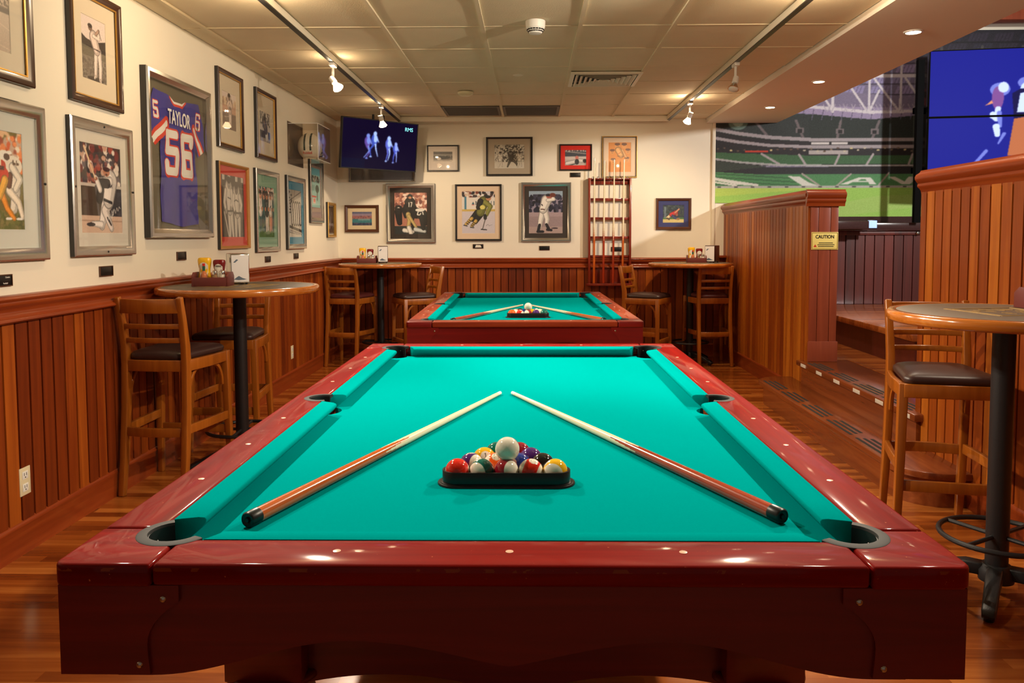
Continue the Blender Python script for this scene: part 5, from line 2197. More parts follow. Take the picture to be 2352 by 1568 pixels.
def pt_huddle(P, W, H):
    P.rect(0, 0, W, H, (180, 120, 100)); P.crowd(0, 0, W, H * .5, [(206, 140, 116), (230, 190, 170), (150, 90, 80), (120, 70, 64), (240, 220, 206)], 8, 61); P.blur(1)
    P.rect(0, H * .80, W, H, (44, 50, 50)); bk, gd, wh = (26, 26, 28), (196, 172, 110), (232, 228, 220)
    P.line([(48, H * .24), (48, H * .5)], 28, bk, 22); P.line([(40, H * .26), (28, H * .42), (34, H * .58)], 11, bk, 8); P.line([(56, H * .26), (66, H * .40)], 11, bk, 8)
    P.ell(48, H * .10, 8, H * .062, (30, 30, 32)); P.ell(48, H * .125, 5, H * .03, SKIN)
    P.line([(45, H * .24), (45, H * .34)], 2.4, wh); P.line([(50, H * .24), (54, H * .24), (51, H * .34)], 2.4, wh)
    P.line([(60, H * .48), (86, H * .52), (94, H * .70)], 30, bk, 20); P.line([(58, H * .52), (52, H * .70), (60, H * .84)], 12, bk, 8)
    P.ell(78, H * .42, 14, H * .04, wh); P.line([(72, H * .47), (70, H * .53), (78, H * .54), (80, H * .50)], 3.4, wh); P.line([(86, H * .47), (88, H * .53)], 3.4, wh)
    P.line([(42, H * .52), (46, H * .66), (42, H * .82)], 13, gd, 9); P.line([(44, H * .56), (62, H * .78), (68, H * .86)], 9, gd, 6)
    P.line([(30, H * .90), (56, H * .94)], 12, wh, 8); P.line([(64, H * .88), (92, H * .93)], 12, (200, 206, 206), 8); P.line([(44, H * .84), (50, H * .96)], 12, wh)
    P.ell(13, H * .38, 12, H * .08, bk); P.ell(13, H * .38, 4, H * .03, wh); P.line([(12, H * .46), (16, H * .72)], 20, bk, 14); P.line([(84, H * .6), (88, H * .86)], 16, bk, 10); P.blur(1).speck(6)


def pt_bwcar(P, W, H):
    P.rect(0, 0, W, H, (120, 114, 108)); P.rect(0, 0, W, H * .34, (96, 92, 88)); P.rect(0, H * .30, W, H * .36, (170, 164, 156)); P.crowd(0, H * .40, W, H * .66, [(90, 86, 84), (150, 144, 138), (60, 58, 56)], 7, 71)
    P.ell(55, H * .62, 30, H * .14, (60, 58, 58)); P.ell(30, H * .72, 10, H * .14, (216, 210, 200)); P.rect(0, H * .84, W, H, (170, 160, 150)); P.blur(1)


def pt_hockey(P, W, H):
    P.rect(0, 0, W, H, (208, 200, 204)); P.crowd(0, 0, W, H * .15, [(40, 40, 44), (206, 180, 160), (120, 60, 50), (230, 226, 220), (70, 60, 60)], 7, 81)
    P.rect(0, H * .15, W, H * .44, (226, 218, 210)); P.rect(8, H * .13, 14, H * .44, (76, 130, 156)); P.rect(0, H * .425, W, H * .475, (206, 176, 96)); P.rect(0, H * .475, W, H, (206, 198, 206))
    P.poly([(30, H * .31), (34, H * .25), (38, H * .31)], (40, 90, 110)); P.line([(31, H * .325), (37, H * .325)], 1.4, (200, 60, 50))
    P.line([(42, H * .24), (42, H * .32), (46, H * .28), (42, H * .24)], 1.6, (60, 80, 90)); P.line([(88, H * .24), (88, H * .33)], 2, (60, 80, 90)); P.line([(96, H * .24), (96, H * .33)], 2, (60, 80, 90))
    dk, gr = (40, 40, 40), (120, 122, 60)
    P.line([(48, H * .52), (30, H * .66)], 20, dk, 13); P.line([(56, H * .52), (40, H * .72)], 20, dk, 13); P.line([(30, H * .64), (12, H * .78)], 9, (206, 170, 90), 7); P.line([(42, H * .70), (30, H * .82)], 9, (206, 170, 90), 7)
    for k in range(3):
        P.line([(22 - 4 * k, H * (.68 + .035 * k)), (28 - 4 * k, H * (.71 + .035 * k))], 2.4, (50, 44, 40)); P.line([(34 - 3 * k, H * (.73 + .033 * k)), (41 - 3 * k, H * (.76 + .033 * k))], 2.4, (50, 44, 40))
    P.line([(66, H * .24), (56, H * .50)], 27, gr, 22); P.line([(70, H * .26), (86, H * .36), (74, H * .56)], 14, (140, 140, 70), 9); P.line([(56, H * .24), (50, H * .38)], 15, dk, 13)
    P.ell(62, H * .38, 8, H * .05, (226, 216, 120)); P.ell(80, H * .17, 8, H * .055, SKIN); P.ell(78, H * .135, 9, H * .035, dk); P.line([(70, H * .58), (70, H * .64)], 8, dk)
    P.line([(72, H * .60), (62, H * .90)], 2.2, (60, 56, 52)); P.line([(58, H * .90), (74, H * .91)], 3, (40, 38, 38)); P.line([(6, H * .80), (16, H * .82)], 3, (60, 60, 64)); P.line([(26, H * .85), (36, H * .86)], 3, (60, 60, 64))
    P.line([(72, H * .82), (78, H * .78), (82, H * .82), (90, H * .79)], .9, (120, 116, 120)); P.blur(1).speck(5)


def pt_bwgame(P, W, H):
    P.rect(0, 0, W, H, (216, 206, 190)); P.crowd(0, 0, W, H * .72, CBW, 5, 91); P.rect(0, H * .74, W, H, (224, 214, 198))
    P.man(dict(head=(54, H * .34), neck=(54, H * .40), hip=(56, H * .58), la=[(54, H * .44), (46, H * .54)], ra=[(58, H * .44), (70, H * .52)], ll=[(54, H * .6), (44, H * .92)], rl=[(58, H * .6), (72, H * .76), (78, H * .9)]), (44, 40, 38), (70, 64, 58), (120, 104, 92), 8)
    for x, y in ((20, .5), (84, .5)):
        P.man(dict(head=(x, H * (y - .14)), neck=(x, H * (y - .08)), hip=(x, H * (y + .14)), la=[(x, H * y), (x - 8, H * (y + .1))], ra=[(x, H * y), (x + 8, H * (y + .1))], ll=[(x, H * (y + .15)), (x - 6, H * .92)], rl=[(x, H * (y + .15)), (x + 6, H * .9)]), (230, 222, 206), (222, 212, 196), (140, 122, 108), 7)
    P.speck(8); sepia(P, (38, 30, 24), (232, 222, 202))


def pt_pitcher(P, W, H):
    P.rect(0, 0, W, H, (150, 140, 160)); P.rect(0, 0, W, H * .14, (150, 170, 190)); P.crowd(0, H * .08, W, H * .50, [(40, 40, 60), (56, 54, 76), (30, 30, 44), (66, 64, 84)], 9, 101)
    P.rect(0, H * .50, W, H * .60, (170, 150, 156)); P.rect(0, H * .60, W, H, (156, 136, 140)); P.rect(0, H * .84, W, H, (176, 154, 150))
    wh, dk = (230, 224, 216), (36, 36, 44)
    P.line([(42, H * .46), (36, H * .66), (32, H * .84)], 18, wh, 11); P.line([(48, H * .48), (54, H * .66), (52, H * .80)], 16, wh, 9)
    P.line([(52, H * .22), (42, H * .44)], 28, wh, 20); P.line([(56, H * .22), (74, H * .20), (66, H * .10)], 10, wh, 7)
    P.ell(60, H * .13, 9, H * .05, (170, 96, 84)); P.ell(58, H * .10, 9, H * .03, dk); P.ell(70, H * .10, 9, H * .05, (110, 56, 46))
    P.line([(32, H * .80), (28, H * .93)], 7, dk); P.line([(52, H * .79), (58, H * .88)], 7, dk); P.line([(26, H * .955), (42, H * .955)], 6, dk); P.line([(54, H * .91), (66, H * .92)], 6, dk); P.ell(76, H * .875, 10, H * .016, (60, 46, 56))
    P.line([(36, H * .43), (46, H * .435)], 3, (90, 60, 50)); P.line([(38, H * .32), (40, H * .34)], 3, dk); P.blur(1).speck(6)


def pt_racecar(P, W, H):
    P.rect(0, 0, W, H, (190, 180, 176)); P.rect(0, 0, W, H * .42, (66, 72, 84)); P.poly([(0, H * .05), (W, H * .22), (W, H * .28), (0, H * .14)], (150, 146, 146)); P.crowd(0, 0, W, H * .12, [(206, 196, 190), (100, 90, 96)], 5, 111)
    P.rect(0, H * .46, W, H * .60, (206, 196, 190)); P.ell(24, H * .84, 26, H * .14, (40, 42, 44)); P.line([(10, H * .86), (70, H * .68), (98, H * .72)], 16, (216, 210, 206)); P.ell(56, H * .50, 8, H * .12, (206, 120, 110)); P.ell(56, H * .76, 10, H * .18, (44, 44, 50)); P.ell(92, H * .70, 9, H * .12, (34, 36, 38)); P.blur(1).speck(5)


def pt_heads(P, W, H):
    P.rect(0, 0, W, H, (222, 148, 80)); ln = (120, 84, 70)
    for x, y, s in ((40, .12, 1.1), (70, .12, 1.1), (18, .32, 1.0), (86, .30, 1.0), (22, .62, 1.0), (82, .58, .95)):
        P.ell(x, H * y, 10 * s, H * .085 * s, (226, 160, 96)); P.ell(x, H * (y - .055), 11 * s, H * .04 * s, ln)
        P.line([(x - 4, H * y), (x - 2, H * y)], 1.4, ln); P.line([(x + 3, H * y), (x + 5, H * y)], 1.4, ln); P.line([(x - 3, H * (y + .04)), (x + 3, H * (y + .04))], 1.2, ln)
    P.line([(44, H * .26), (56, H * .44)], 24, (232, 178, 116), 20); P.line([(62, H * .26), (78, H * .50)], 6, (230, 180, 124)); P.line([(40, H * .46), (68, H * .47)], 2, ln); P.line([(42, H * .40), (54, H * .34)], 1.6, (206, 90, 60)); P.blur(1)


def pt_diver(P, W, H):
    P.rect(0, 0, W, H, (44, 58, 62)); P.crowd(0, 0, W, H * .62, [(36, 48, 52), (66, 80, 84), (30, 40, 60), (54, 66, 60)], 9, 121)
    P.rect(0, H * .70, W, H * .80, (70, 110, 60)); P.rect(0, H * .80, W, H, (206, 186, 120)); P.rect(6, H * .10, 16, H * .74, (150, 170, 176), .5)
    P.line([(22, H * .72), (40, H * .54)], 12, (216, 196, 150)); P.line([(40, H * .54), (62, H * .42)], 17, (190, 50, 46)); P.line([(58, H * .44), (76, H * .24)], 7, SKIN); P.line([(46, H * .60), (58, H * .74), (70, H * .76)], 9, (60, 70, 110)); P.ell(66, H * .56, 6, H * .07, (140, 90, 66)); P.ell(72, H * .78, 9, H * .06, (150, 110, 70)); P.line([(20, H * .74), (30, H * .80)], 6, (80, 60, 50)); P.blur(1).speck(6)


SIL, GLD, DKW, BLK, BRN = M['silver'], M['gold'], M['dark_frame'], M['black_frame'], M['brown_frame']
CREAM = (226, 214, 192)
picture('dark and gold framed old arena photo at the top left edge, mostly cut off', 'L', (2.72, 3.34, 1.935, 2.46), DKW, .040, CREAM, (.12, .085, .06, .075), pt_arena, .004, GLD)
picture('big silver framed colour football photo at the left edge, orange and white players', 'L', (2.72, 3.398, 1.212, 1.862), SIL, .052, (206, 206, 196), (.08, .085, .075, .075), pt_football, .004, screws=True)
picture('dark and gold framed sepia photo of a golfer in white, high on the left wall', 'L', (3.612, 4.066, 1.94, 2.482), DKW, .036, (216, 202, 178), (.080, .088, .085, .085), pt_golf, .0035, GLD)
picture('silver framed photo of a kneeling batter in white, below the sepia golfer', 'L', (3.585, 4.146, 1.218, 1.866), SIL, .048, (206, 200, 188), (.045, .050, .060, .062), pt_batter, .0035, screws=True)
picture('dark framed faded sepia photo of a player, upper row beside the jersey', 'L', (5.314, 5.776, 1.919, 2.453), DKW, .030, (212, 198, 174), (.075, .075, .11, .11), pt_sepia_player, .006, GLD)
picture('wood framed photo of two men in white uniforms on a red mat', 'L', (5.296, 5.856, 1.225, 1.822), M['tan_frame'], .022, (198, 60, 50), (.045, .045, .06, .06), pt_two_men, .0045)
picture('dark framed small dark player photo on cream mat, upper row above the green-matted one', 'L', (6.056, 6.524, 1.92, 2.454), DKW, .030, (212, 198, 174), (.08, .08, .13, .11), pt_bw_fielder, .006, GLD)
picture('silver framed football team photo on a green mat', 'L', (6.01, 6.564, 1.19, 1.836), SIL, .040, (138, 176, 150), (.055, .055, .09, .075), pt_green_team, .0045)
picture('silver framed black-and-white sign photo on a blue mat', 'L', (6.78, 7.33, 1.201, 1.842), SIL, .045, (52, 136, 168), (.045, .045, .07, .06), pt_sign, .006)
picture('silver framed pale teal poster hanging under the helmet case', 'L', (7.50, 7.97, 1.445, 2.05), SIL, .05, (150, 130, 124), (.02, .02, .02, .10), pt_poster, .006)
picture('small gold framed dark photo in the corner by the back wall', 'L', (8.13, 8.46, 1.303, 1.668), GLD, .03, None, (.01, .01, .01, .01), pt_dark, .010)
picture('thin silver framed grey picture half hidden behind the corner television', 'B', (-1.99, -1.262, 1.905, 2.34), SIL, .012, None, (.01, .01, .01, .01), pt_grey, .01)
picture('small brown framed stadium view in blue and pink on cream mat', 'B', (-2.038, -1.665, 1.359, 1.655), BRN, .032, (216, 196, 160), (.045, .045, .04, .04), pt_sunset, .005)
picture('silver framed photo of football players in black, dark mat', 'B', (-1.585, -1.046, 1.24, 1.885), SIL, .045, (58, 50, 44), (.045, .045, .05, .05), pt_huddle, .005)
picture('small black framed black-and-white racing photo with a corner plate', 'B', (-1.133, -.783, 2.016, 2.302), BLK, .015, (222, 210, 198), (.055, .055, .055, .095), pt_bwcar, .006)
picture('black framed photo of an ice hockey player leaning into a turn', 'B', (-.828, -.32, 1.262, 1.877), BLK, .020, (222, 196, 168), (.052, .052, .055, .06), pt_hockey, .0045)
picture('black framed black-and-white game photo on grey mat, above the hockey player', 'B', (-.488, .018, 1.966, 2.384), BLK, .020, (170, 154, 132), (.07, .07, .06, .06), pt_bwgame, .0045)
picture('silver framed photo of a pitcher in white winding up, dark mat', 'B', (-.110, .436, 1.251, 1.893), SIL, .040, (58, 50, 44), (.045, .05, .05, .05), pt_pitcher, .0045)
picture('small black framed racing car photo on a bright red mat', 'B', (.306, .661, 2.02, 2.305), BLK, .016, (216, 40, 28), (.045, .045, .045, .04), pt_racecar, .005)
picture('gold and black framed orange drawing of six heads, behind the cue tips', 'B', (.772, 1.148, 1.943, 2.388), GLD, .010, (230, 206, 180), (.055, .055, .055, .05), pt_heads, .005, BLK, cat='framed drawing', name='framed_drawing')
picture('small dark brown framed action photo on a blue mat, right of the cue rack', 'B', (1.356, 1.738, 1.381, 1.72), BRN, .028, (58, 62, 110), (.048, .048, .045, .045), pt_diver, .005)

# framed football jersey
loc, rz, w, h = place('L', 4.288, 5.142, 1.306, 2.239)
t = thing('framed_jersey', 'tall silver framed blue football jersey numbered 56 on the left wall', 'framed jersey', loc, rz)
m = MB()
fw, dp = .050, .045
L = [[(sx * (w / 2 - i), y, sz * (h / 2 - i)) for sx, sz in ((-1, -1), (1, -1), (1, 1), (-1, 1))] for i, y in ((0, -.001), (0, -dp * .8), (.006, -dp), (.025, -dp), (.042, -dp * .75), (fw, -dp * .65), (fw, -.006))]
m.loft(L[:2], cap=False, mi=1)
m.loft(L[1:], cap=False)
m.build('frame', [SIL, M['black_frame']], t, smooth=30)
m = MB()
m.box(-w / 2 + .04, w / 2 - .04, -.006, -.002, -h / 2 + .04, h / 2 - .04)
m.build('backing', plain('olive_backing_cloth', (104, 96, 78), .9, noise=.1, nscale=90), t, smooth=0)
iw, ih = w - 2 * fw, h - 2 * fw
P = Paint(0, 0, 100, 100 * ih / iw, .32, (58, 54, 140))
H_ = 100 * ih / iw
sil = [(8, H_ * .06), (30, H_ * .06), (40, H_ * .075), (50, H_ * .095), (60, H_ * .075), (70, H_ * .06), (88, H_ * .04), (97, H_ * .22), (99, H_ * .38), (88, H_ * .44), (84, H_ * .40), (82, H_ * .70), (80, H_ * .97), (50, H_ * .985), (20, H_ * .95), (19, H_ * .70), (18, H_ * .40), (14, H_ * .42), (2, H_ * .36), (4, H_ * .20)]
sil = [(10, H_ * .055), (36, H_ * .075), (44, H_ * .10), (56, H_ * .10), (64, H_ * .075), (90, H_ * .055), (98, H_ * .22), (99, H_ * .39), (86, H_ * .46), (82, H_ * .40), (83, H_ * .70), (82, H_ * .96), (52, H_ * .985), (18, H_ * .95), (17, H_ * .70), (18, H_ * .40), (12, H_ * .44), (1, H_ * .36), (3, H_ * .18)]
mask = P.inpoly(sil)
RD, WT = (206, 62, 44), (226, 222, 214)
P.rect(0, H_ * .36, 100, H_ * .43, (52, 48, 128))
P.line([(36, H_ * .070), (43, H_ * .108), (57, H_ * .108), (64, H_ * .070)], 5.6, RD)
P.line([(36, H_ * .070), (43, H_ * .108), (57, H_ * .108), (64, H_ * .070)], 1.8, WT)
P.line([(30, H_ * .27), (14, H_ * .36), (7, H_ * .42)], 11, RD); P.line([(30, H_ * .27), (14, H_ * .36), (7, H_ * .42)], 4.6, WT)
P.line([(78, H_ * .26), (88, H_ * .36), (93, H_ * .44)], 9.5, RD); P.line([(78, H_ * .26), (88, H_ * .36), (93, H_ * .44)], 4.0, WT)


def digit(P, d, x, y, w, h, th, c):
    k = th / 2
    S = {'5': [(x + w - k, y + k), (x + k, y + k), (x + k, y + h * .46), (x + w * .8, y + h * .46), (x + w - k, y + h * .53), (x + w - k, y + h * .88), (x + w * .78, y + h - k), (x + w * .22, y + h - k), (x + k, y + h * .9), (x + k, y + h * .74)],
         '6': [(x + w - k, y + h * .24), (x + w - k, y + h * .10), (x + w * .78, y + k), (x + w * .22, y + k), (x + k, y + h * .10), (x + k, y + h * .90), (x + w * .22, y + h - k), (x + w * .78, y + h - k), (x + w - k, y + h * .90), (x + w - k, y + h * .56), (x + w * .8, y + h * .48), (x + k, y + h * .48)]}[d]
    P.line(S, th, c)


for c, g in ((RD, 2.6), (WT, 0)):
    digit(P, '5', 27 - g / 2, H_ * .305 - g / 2, 21 + g, H_ * .32 + g, 6.6 + g, c)
    digit(P, '6', 54 - g / 2, H_ * .305 - g / 2, 21 + g, H_ * .32 + g, 6.6 + g, c)
    digit(P, '5', 9.5 - g / 4, H_ * .135 - g / 4, 8.5 + g / 2, H_ * .115 + g / 2, 2.2 + g / 2, c)
    digit(P, '6', 83.5 - g / 4, H_ * .125 - g / 4, 9 + g / 2, H_ * .125 + g / 2, 1.7 + g / 2, c)


def fj(X, Y):
    x = -iw / 2 + iw * X / 100
    z = ih / 2 - ih * Y / H_
    y = -.012 - .004 * np.sin(X * .25 + Y * .06) - .003 * np.sin(X * .11 - Y * .19) - .005 * np.exp(-((X - 50) / 28) ** 2)
    return np.stack([x, y, z], -1)


jer = P.mesh('jersey', fj, M['cloth_print'], t, mask)
jer['label'] = 'blue jersey with orange and white trim'
text_mesh('name_lettering', 'TAYLOR', .118, M['white_ink'], jer, (-.005, -.024, ih / 2 - ih * .222), (PI / 2, 0, 0), sx=.66, bold=.0016)
m = MB()
m.box(-w / 2 + fw - .002, w / 2 - fw + .002, -.030, -.028, -h / 2 + fw - .002, h / 2 - fw + .002)
m.build('glass_pane', M['pane'], t, smooth=0)


# caption plaques under the pictures
def plaque(label, wall, a0, a1, z0, z1, paper=False, words=None):
    loc, rz, w, h = place(wall, a0, a1, z0, z1)
    t = thing('caption_plaque', label, 'plaque', loc, rz, 'caption plaques')
    m = MB()
    m.box(-w / 2, w / 2, -.006, -.0005, -h / 2, h / 2)
    m.build('plate', M['black_plastic'], t, bevel=.001)
    m = MB()
    e = .003
    m.loft([[(sx * (w / 2 + .002 - i), y, sz * (h / 2 + .002 - i)) for sx, sz in ((-1, -1), (1, -1), (1, 1), (-1, 1))] for i, y in ((0, -.0005), (0, -.008), (.004, -.008), (.004, -.0065))], cap=False)
    m.build('rim', M['brown_frame'], t, smooth=0)
    if paper:
        m = MB()
        m.prism([(-w * .30, -h * .30), (w * .34, -h * .30), (w * .24, h * .28), (-w * .20, h * .34)], -.0075, -.0065, lambda p, q, a: (p, a, q))
        m.build('paper_slip', M['label_paper'], t, smooth=0)
    if words:
        for k, (tx, px_) in enumerate(words):
            text_mesh('lettering', tx, .009, M['white_ink'], t, (px_, -.0066, .012 - .024 * k), (PI / 2, 0, 0))


plaque('small black caption plaque at the left edge, below the big football photo', 'L', 3.06, 3.165, 1.114, 1.158, words=[('Classics', .025), ('football', .012)])
plaque('small black caption plaque below the kneeling batter', 'L', 3.823, 3.94, 1.117, 1.164)
plaque('small black caption plaque below the framed jersey', 'L', 4.672, 4.79, 1.171, 1.219)
plaque('small black caption plaque below the green-matted football team photo', 'L', 6.233, 6.356, 1.108, 1.153)
plaque('small black caption plaque below the blue-matted photo', 'L', 6.993, 7.122, 1.115, 1.161)
plaque('black caption plaque with a pale slip below the hockey photo', 'B', -.636, -.524, 1.181, 1.224, paper=True)
plaque('small black caption plaque below the pitcher photo', 'B', .091, .201, 1.160, 1.203)
plaque('small black caption plaque below the red-matted racing photo', 'B', .427, .536, 1.952, 1.997)
plaque('small black caption plaque seen through the cue rack', 'B', .875, .985, 1.146, 1.190)
m = MB()
m.box(-1.117, -1.02, YB - .020, YB - .0165, 2.035, 2.070)
# wall outlets
def outlet(label, y0, y1, z0, z1):
    loc, rz, w, h = place('L', y0, y1, z0, z1)
    t = thing('wall_outlet', label, 'outlet', (loc[0] + .0125, loc[1], loc[2]), rz, 'wall outlets')
    m = MB()
    m.box(-w / 2, w / 2, -.006, 0, -h / 2, h / 2)
    m.build('cover_plate', M['ivory_plastic'], t, bevel=.002)
    for s in (-1, 1):
        m = MB()
        m.box(-w * .26, w * .26, -.0075, -.005, s * h * .22 - h * .14, s * h * .22 + h * .14)
        o = m.build('socket', M['white_plastic'], t, bevel=.003)
        m = MB()
        for k in (-1, 1):
            m.box(k * w * .10 - .0015, k * w * .10 + .0015, -.0079, -.007, s * h * .22 - .002, s * h * .22 + .010)
        m.sphere((0, -.0075, s * h * .22 - .009), .003, .001, .003, 10, 6)
        m.build('slots', M['vent_hole'], o, smooth=0)


m.bm.free()
outlet('ivory double wall outlet low on the left boards, nearest the camera', 3.143, 3.213, .242, .358)
outlet('ivory double wall outlet low on the left boards past the first table', 6.813, 6.883, .240, .356)

# ------------------------------------------------------------------ helmet in a clear case
CX0, CX1, CY0, CY1, CZ0, CZ1 = XL, -1.855, 6.90, 7.32, 1.985, 2.295
t = thing('acrylic_display_case', 'clear acrylic wall case holding the white helmet', 'display case', (XL, (CY0 + CY1) / 2, CZ0))
hw = (CY1 - CY0) / 2
dx, dz = CX1 - CX0, CZ1 - CZ0
m = MB()
m.box(.001, .004, -hw - .02, hw + .02, -.04, dz + .02)
m.build('back_plate', plain('smoked_mirror', (150, 134, 118), .25, metal=.6), t, smooth=0)
for nm, a in (('side_panel', (.004, dx, -hw, -hw + .004, 0, dz)), ('side_panel', (.004, dx, hw - .004, hw, 0, dz)), ('front_panel', (dx - .004, dx, -hw + .004, hw - .004, 0, dz)),
              ('top_panel', (.004, dx - .004, -hw + .004, hw - .004, dz - .004, dz)), ('bottom_panel', (.004, dx - .004, -hw + .004, hw - .004, 0, .004))):
    m = MB()
    m.box(*a)
    m.build(nm, M['acrylic'], t, smooth=0)
m = MB()
m.bar((dx, -hw, 0), (dx, -hw, dz), .004, .004); m.bar((dx, -hw, dz), (dx, hw, dz), .004, .004); m.bar((dx, -hw, 0), (dx, hw, 0), .004, .004); m.bar((.004, -hw, dz), (dx, -hw, dz), .004, .004)
m.build('polished_edges', M['white_plastic'], t, smooth=0)
HC = Vector((-1.978, 7.09, CZ0 + .128))
t = thing('football_helmet', 'white football helmet with two dark green stripes inside the clear case', 'helmet', HC, rot=(0, 0, .08))
# local: +y is the face of the helmet
m = MB()
U, V = 48, 36
grid = []
for i in range(V + 1):
    th = PI * .80 * i / V
    row = []
    for k in range(U):
        ph = 2 * PI * k / U
        x = .108 * math.sin(th) * math.cos(ph)
        y = .128 * math.sin(th) * math.sin(ph)
        z = .122 * math.cos(th)
        row.append(Vector((x, y, z)))
    grid.append(row)
gv = [[None if (p.y > .055 and p.z < .035 and abs(p.x) < .098) else m.bm.verts.new(p) for p in row] for row in grid]
for i in range(V):
    for k in range(U):
        q = [gv[i][k], gv[i + 1][k], gv[i + 1][(k + 1) % U], gv[i][(k + 1) % U]]
        if i == 0:
            q = [gv[0][0], gv[1][k], gv[1][(k + 1) % U]] if gv[0][0] else q
        if all(q):
            try:
                m.face(q)
            except ValueError:
                pass
bmesh.ops.delete(m.bm, geom=[v for v in m.bm.verts if not v.link_faces], context='VERTS')
o = m.build('shell', plain('white_helmet_shell', (232, 228, 216), .15, coat=.6), t, smooth=60)
sm = o.modifiers.new('thickness', 'SOLIDIFY')
sm.thickness = .006
sm.offset = -1
for s in (-1, 1):
    m = MB()
    xs = s * .026
    pts = []
    for k in range(25):
        a = -.62 * PI + 1.02 * PI * k / 24
        rx = math.sqrt(max(0, 1 - (xs / .108) ** 2))
        pts.append((xs, .1292 * rx * math.sin(a) * 1.0, .1232 * rx * math.cos(a)))
    m.path(pts, .016, .0012, up=(1, 0, 0)) if False else None
    L_, R_ = [], []
    for k in range(25):
        a = -.62 * PI + 1.02 * PI * k / 24
        for lst, xo in ((L_, xs - .008), (R_, xs + .008)):
            rx = math.sqrt(max(0, 1 - (xo / .108) ** 2))
            lst.append(m.bm.verts.new((xo, .1295 * rx * math.sin(a), .1235 * rx * math.cos(a))))
    for k in range(24):
        m.face((L_[k], R_[k], R_[k + 1], L_[k + 1]))
    m.build('stripe', plain('dark_green_stripe', (30, 50, 42), .25), t, smooth=60)
m = MB()
for z, yo in ((-.015, .150), (-.045, .152), (-.075, .150)):
    m.tube([(-.098, .055, z), (-.085, .110, z), (-.045, yo - .012, z), (0, yo, z), (.045, yo - .012, z), (.085, .110, z), (.098, .055, z)], .0045, 8)
for x in (-.03, .03):
    m.tube([(x, .143, -.015), (x, .150, -.045), (x, .146, -.075)], .0045, 8)
m.build('face_mask', M['black_plastic'], t)
text_mesh('maker_lettering', 'Riddell', .030, M['red_ink'], t, (0, -.1165, -.066), (math.radians(112), 0, 0))

# ------------------------------------------------------------------ corner television
c0 = Vector((-1.855, 7.75, 2.228))
c1 = Vector((-1.200, 8.35, 2.243))
mid = (c0 + c1) / 2
d = (c1 - c0)
W_ = d.length
yaw = math.atan2(d.y, d.x)
t = thing('wall_television', 'flat television hung in the corner showing four glowing blue players', 'television', mid, rot=(math.radians(-7), 0, yaw))
TW, TH = W_, .500
t.rotation_euler = (math.radians(7), 0, yaw)
m = MB()
m.box(-TW / 2, TW / 2, .002, .035, -TH / 2, TH / 2)
m.build('housing', M['black_plastic'], t, bevel=.004)
m = MB()
m.loft([[(sx * (TW / 2 - i), y, sz * (TH / 2 - i)) for sx, sz in ((-1, -1), (1, -1), (1, 1), (-1, 1))] for i, y in ((0, .003), (0, -.004), (.010, -.004), (.010, .002))], cap=False)
m.build('bezel', M['black_plastic'], t, smooth=0)
P = Paint(0, 0, 100, 100 * (TH - .02) / (TW - .02), .55, (14, 6, 34))
H_ = 100 * (TH - .02) / (TW - .02)
BL, LB, VB = (70, 84, 190), (170, 196, 250), (50, 40, 120)


def glow_player(P, x, y, s, c1, c2, stride):
    P.ell(x, y + 7 * s, 4.6 * s, 6.5 * s, c1)
    P.ell(x + 1.2 * s, y + 6 * s, 2.6 * s, 4.6 * s, c2)
    P.ell(x + .5 * s, y, 2.5 * s, 2.8 * s, c2)
    P.line([(x + 3 * s, y + 5 * s), (x + 6 * s, y + 10 * s)], 2.2 * s, c2, 1.2 * s)
    P.line([(x - 1 * s, y + 13 * s), (x - 1.5 * s + stride, y + 19 * s), (x - 3 * s + stride * .4, y + 27 * s)], 3 * s, c1, 1.2 * s)
    P.line([(x + 1.5 * s, y + 13 * s), (x + 2.5 * s, y + 19 * s), (x + 1 * s - stride, y + 27 * s)], 2.6 * s, c2, 1.0 * s)
    P.ell(x - 3 * s + stride * .4, y + 28 * s, 2 * s, .9 * s, c2)


glow_player(P, 33, 18, .92, (96, 70, 150), (120, 140, 220), 5)
glow_player(P, 42, 15, .95, (60, 80, 180), LB, -4)
glow_player(P, 61, 19, .95, (90, 100, 200), LB, 1)
glow_player(P, 71, 25, .78, BL, (150, 170, 240), -1)
P.blur(3)
P.rect(0, H_ * .8, 30, H_, (10, 20, 46), al=.4)
P.mesh('screen', lambda X, Y: np.stack([-TW / 2 + .01 + (TW - .02) * X / 100, np.full_like(X, .0015), TH / 2 - .01 - (TH - .02) * Y / H_], -1), M['screen'], t)
M['cyan_glow'] = plain('lit_channel_mark', (120, 220, 226), .3, emit=(130, 232, 236), estr=1.6)
text_mesh('channel_mark', 'RMS', .055, M['cyan_glow'], t, (TW * .375, .0008, TH * .36), (PI / 2, 0, 0), sx=1.0, depth=.0003)
m = MB()
m.box(-.14, .14, .035, .06, -.10, .12)
m.tube([(-.06, .05, .12), (-.06, .07, .30)], .012, 10)
m.tube([(.06, .05, .12), (.06, .07, .30)], .012, 10)
m.build('ceiling_mount', M['black_metal'], t)

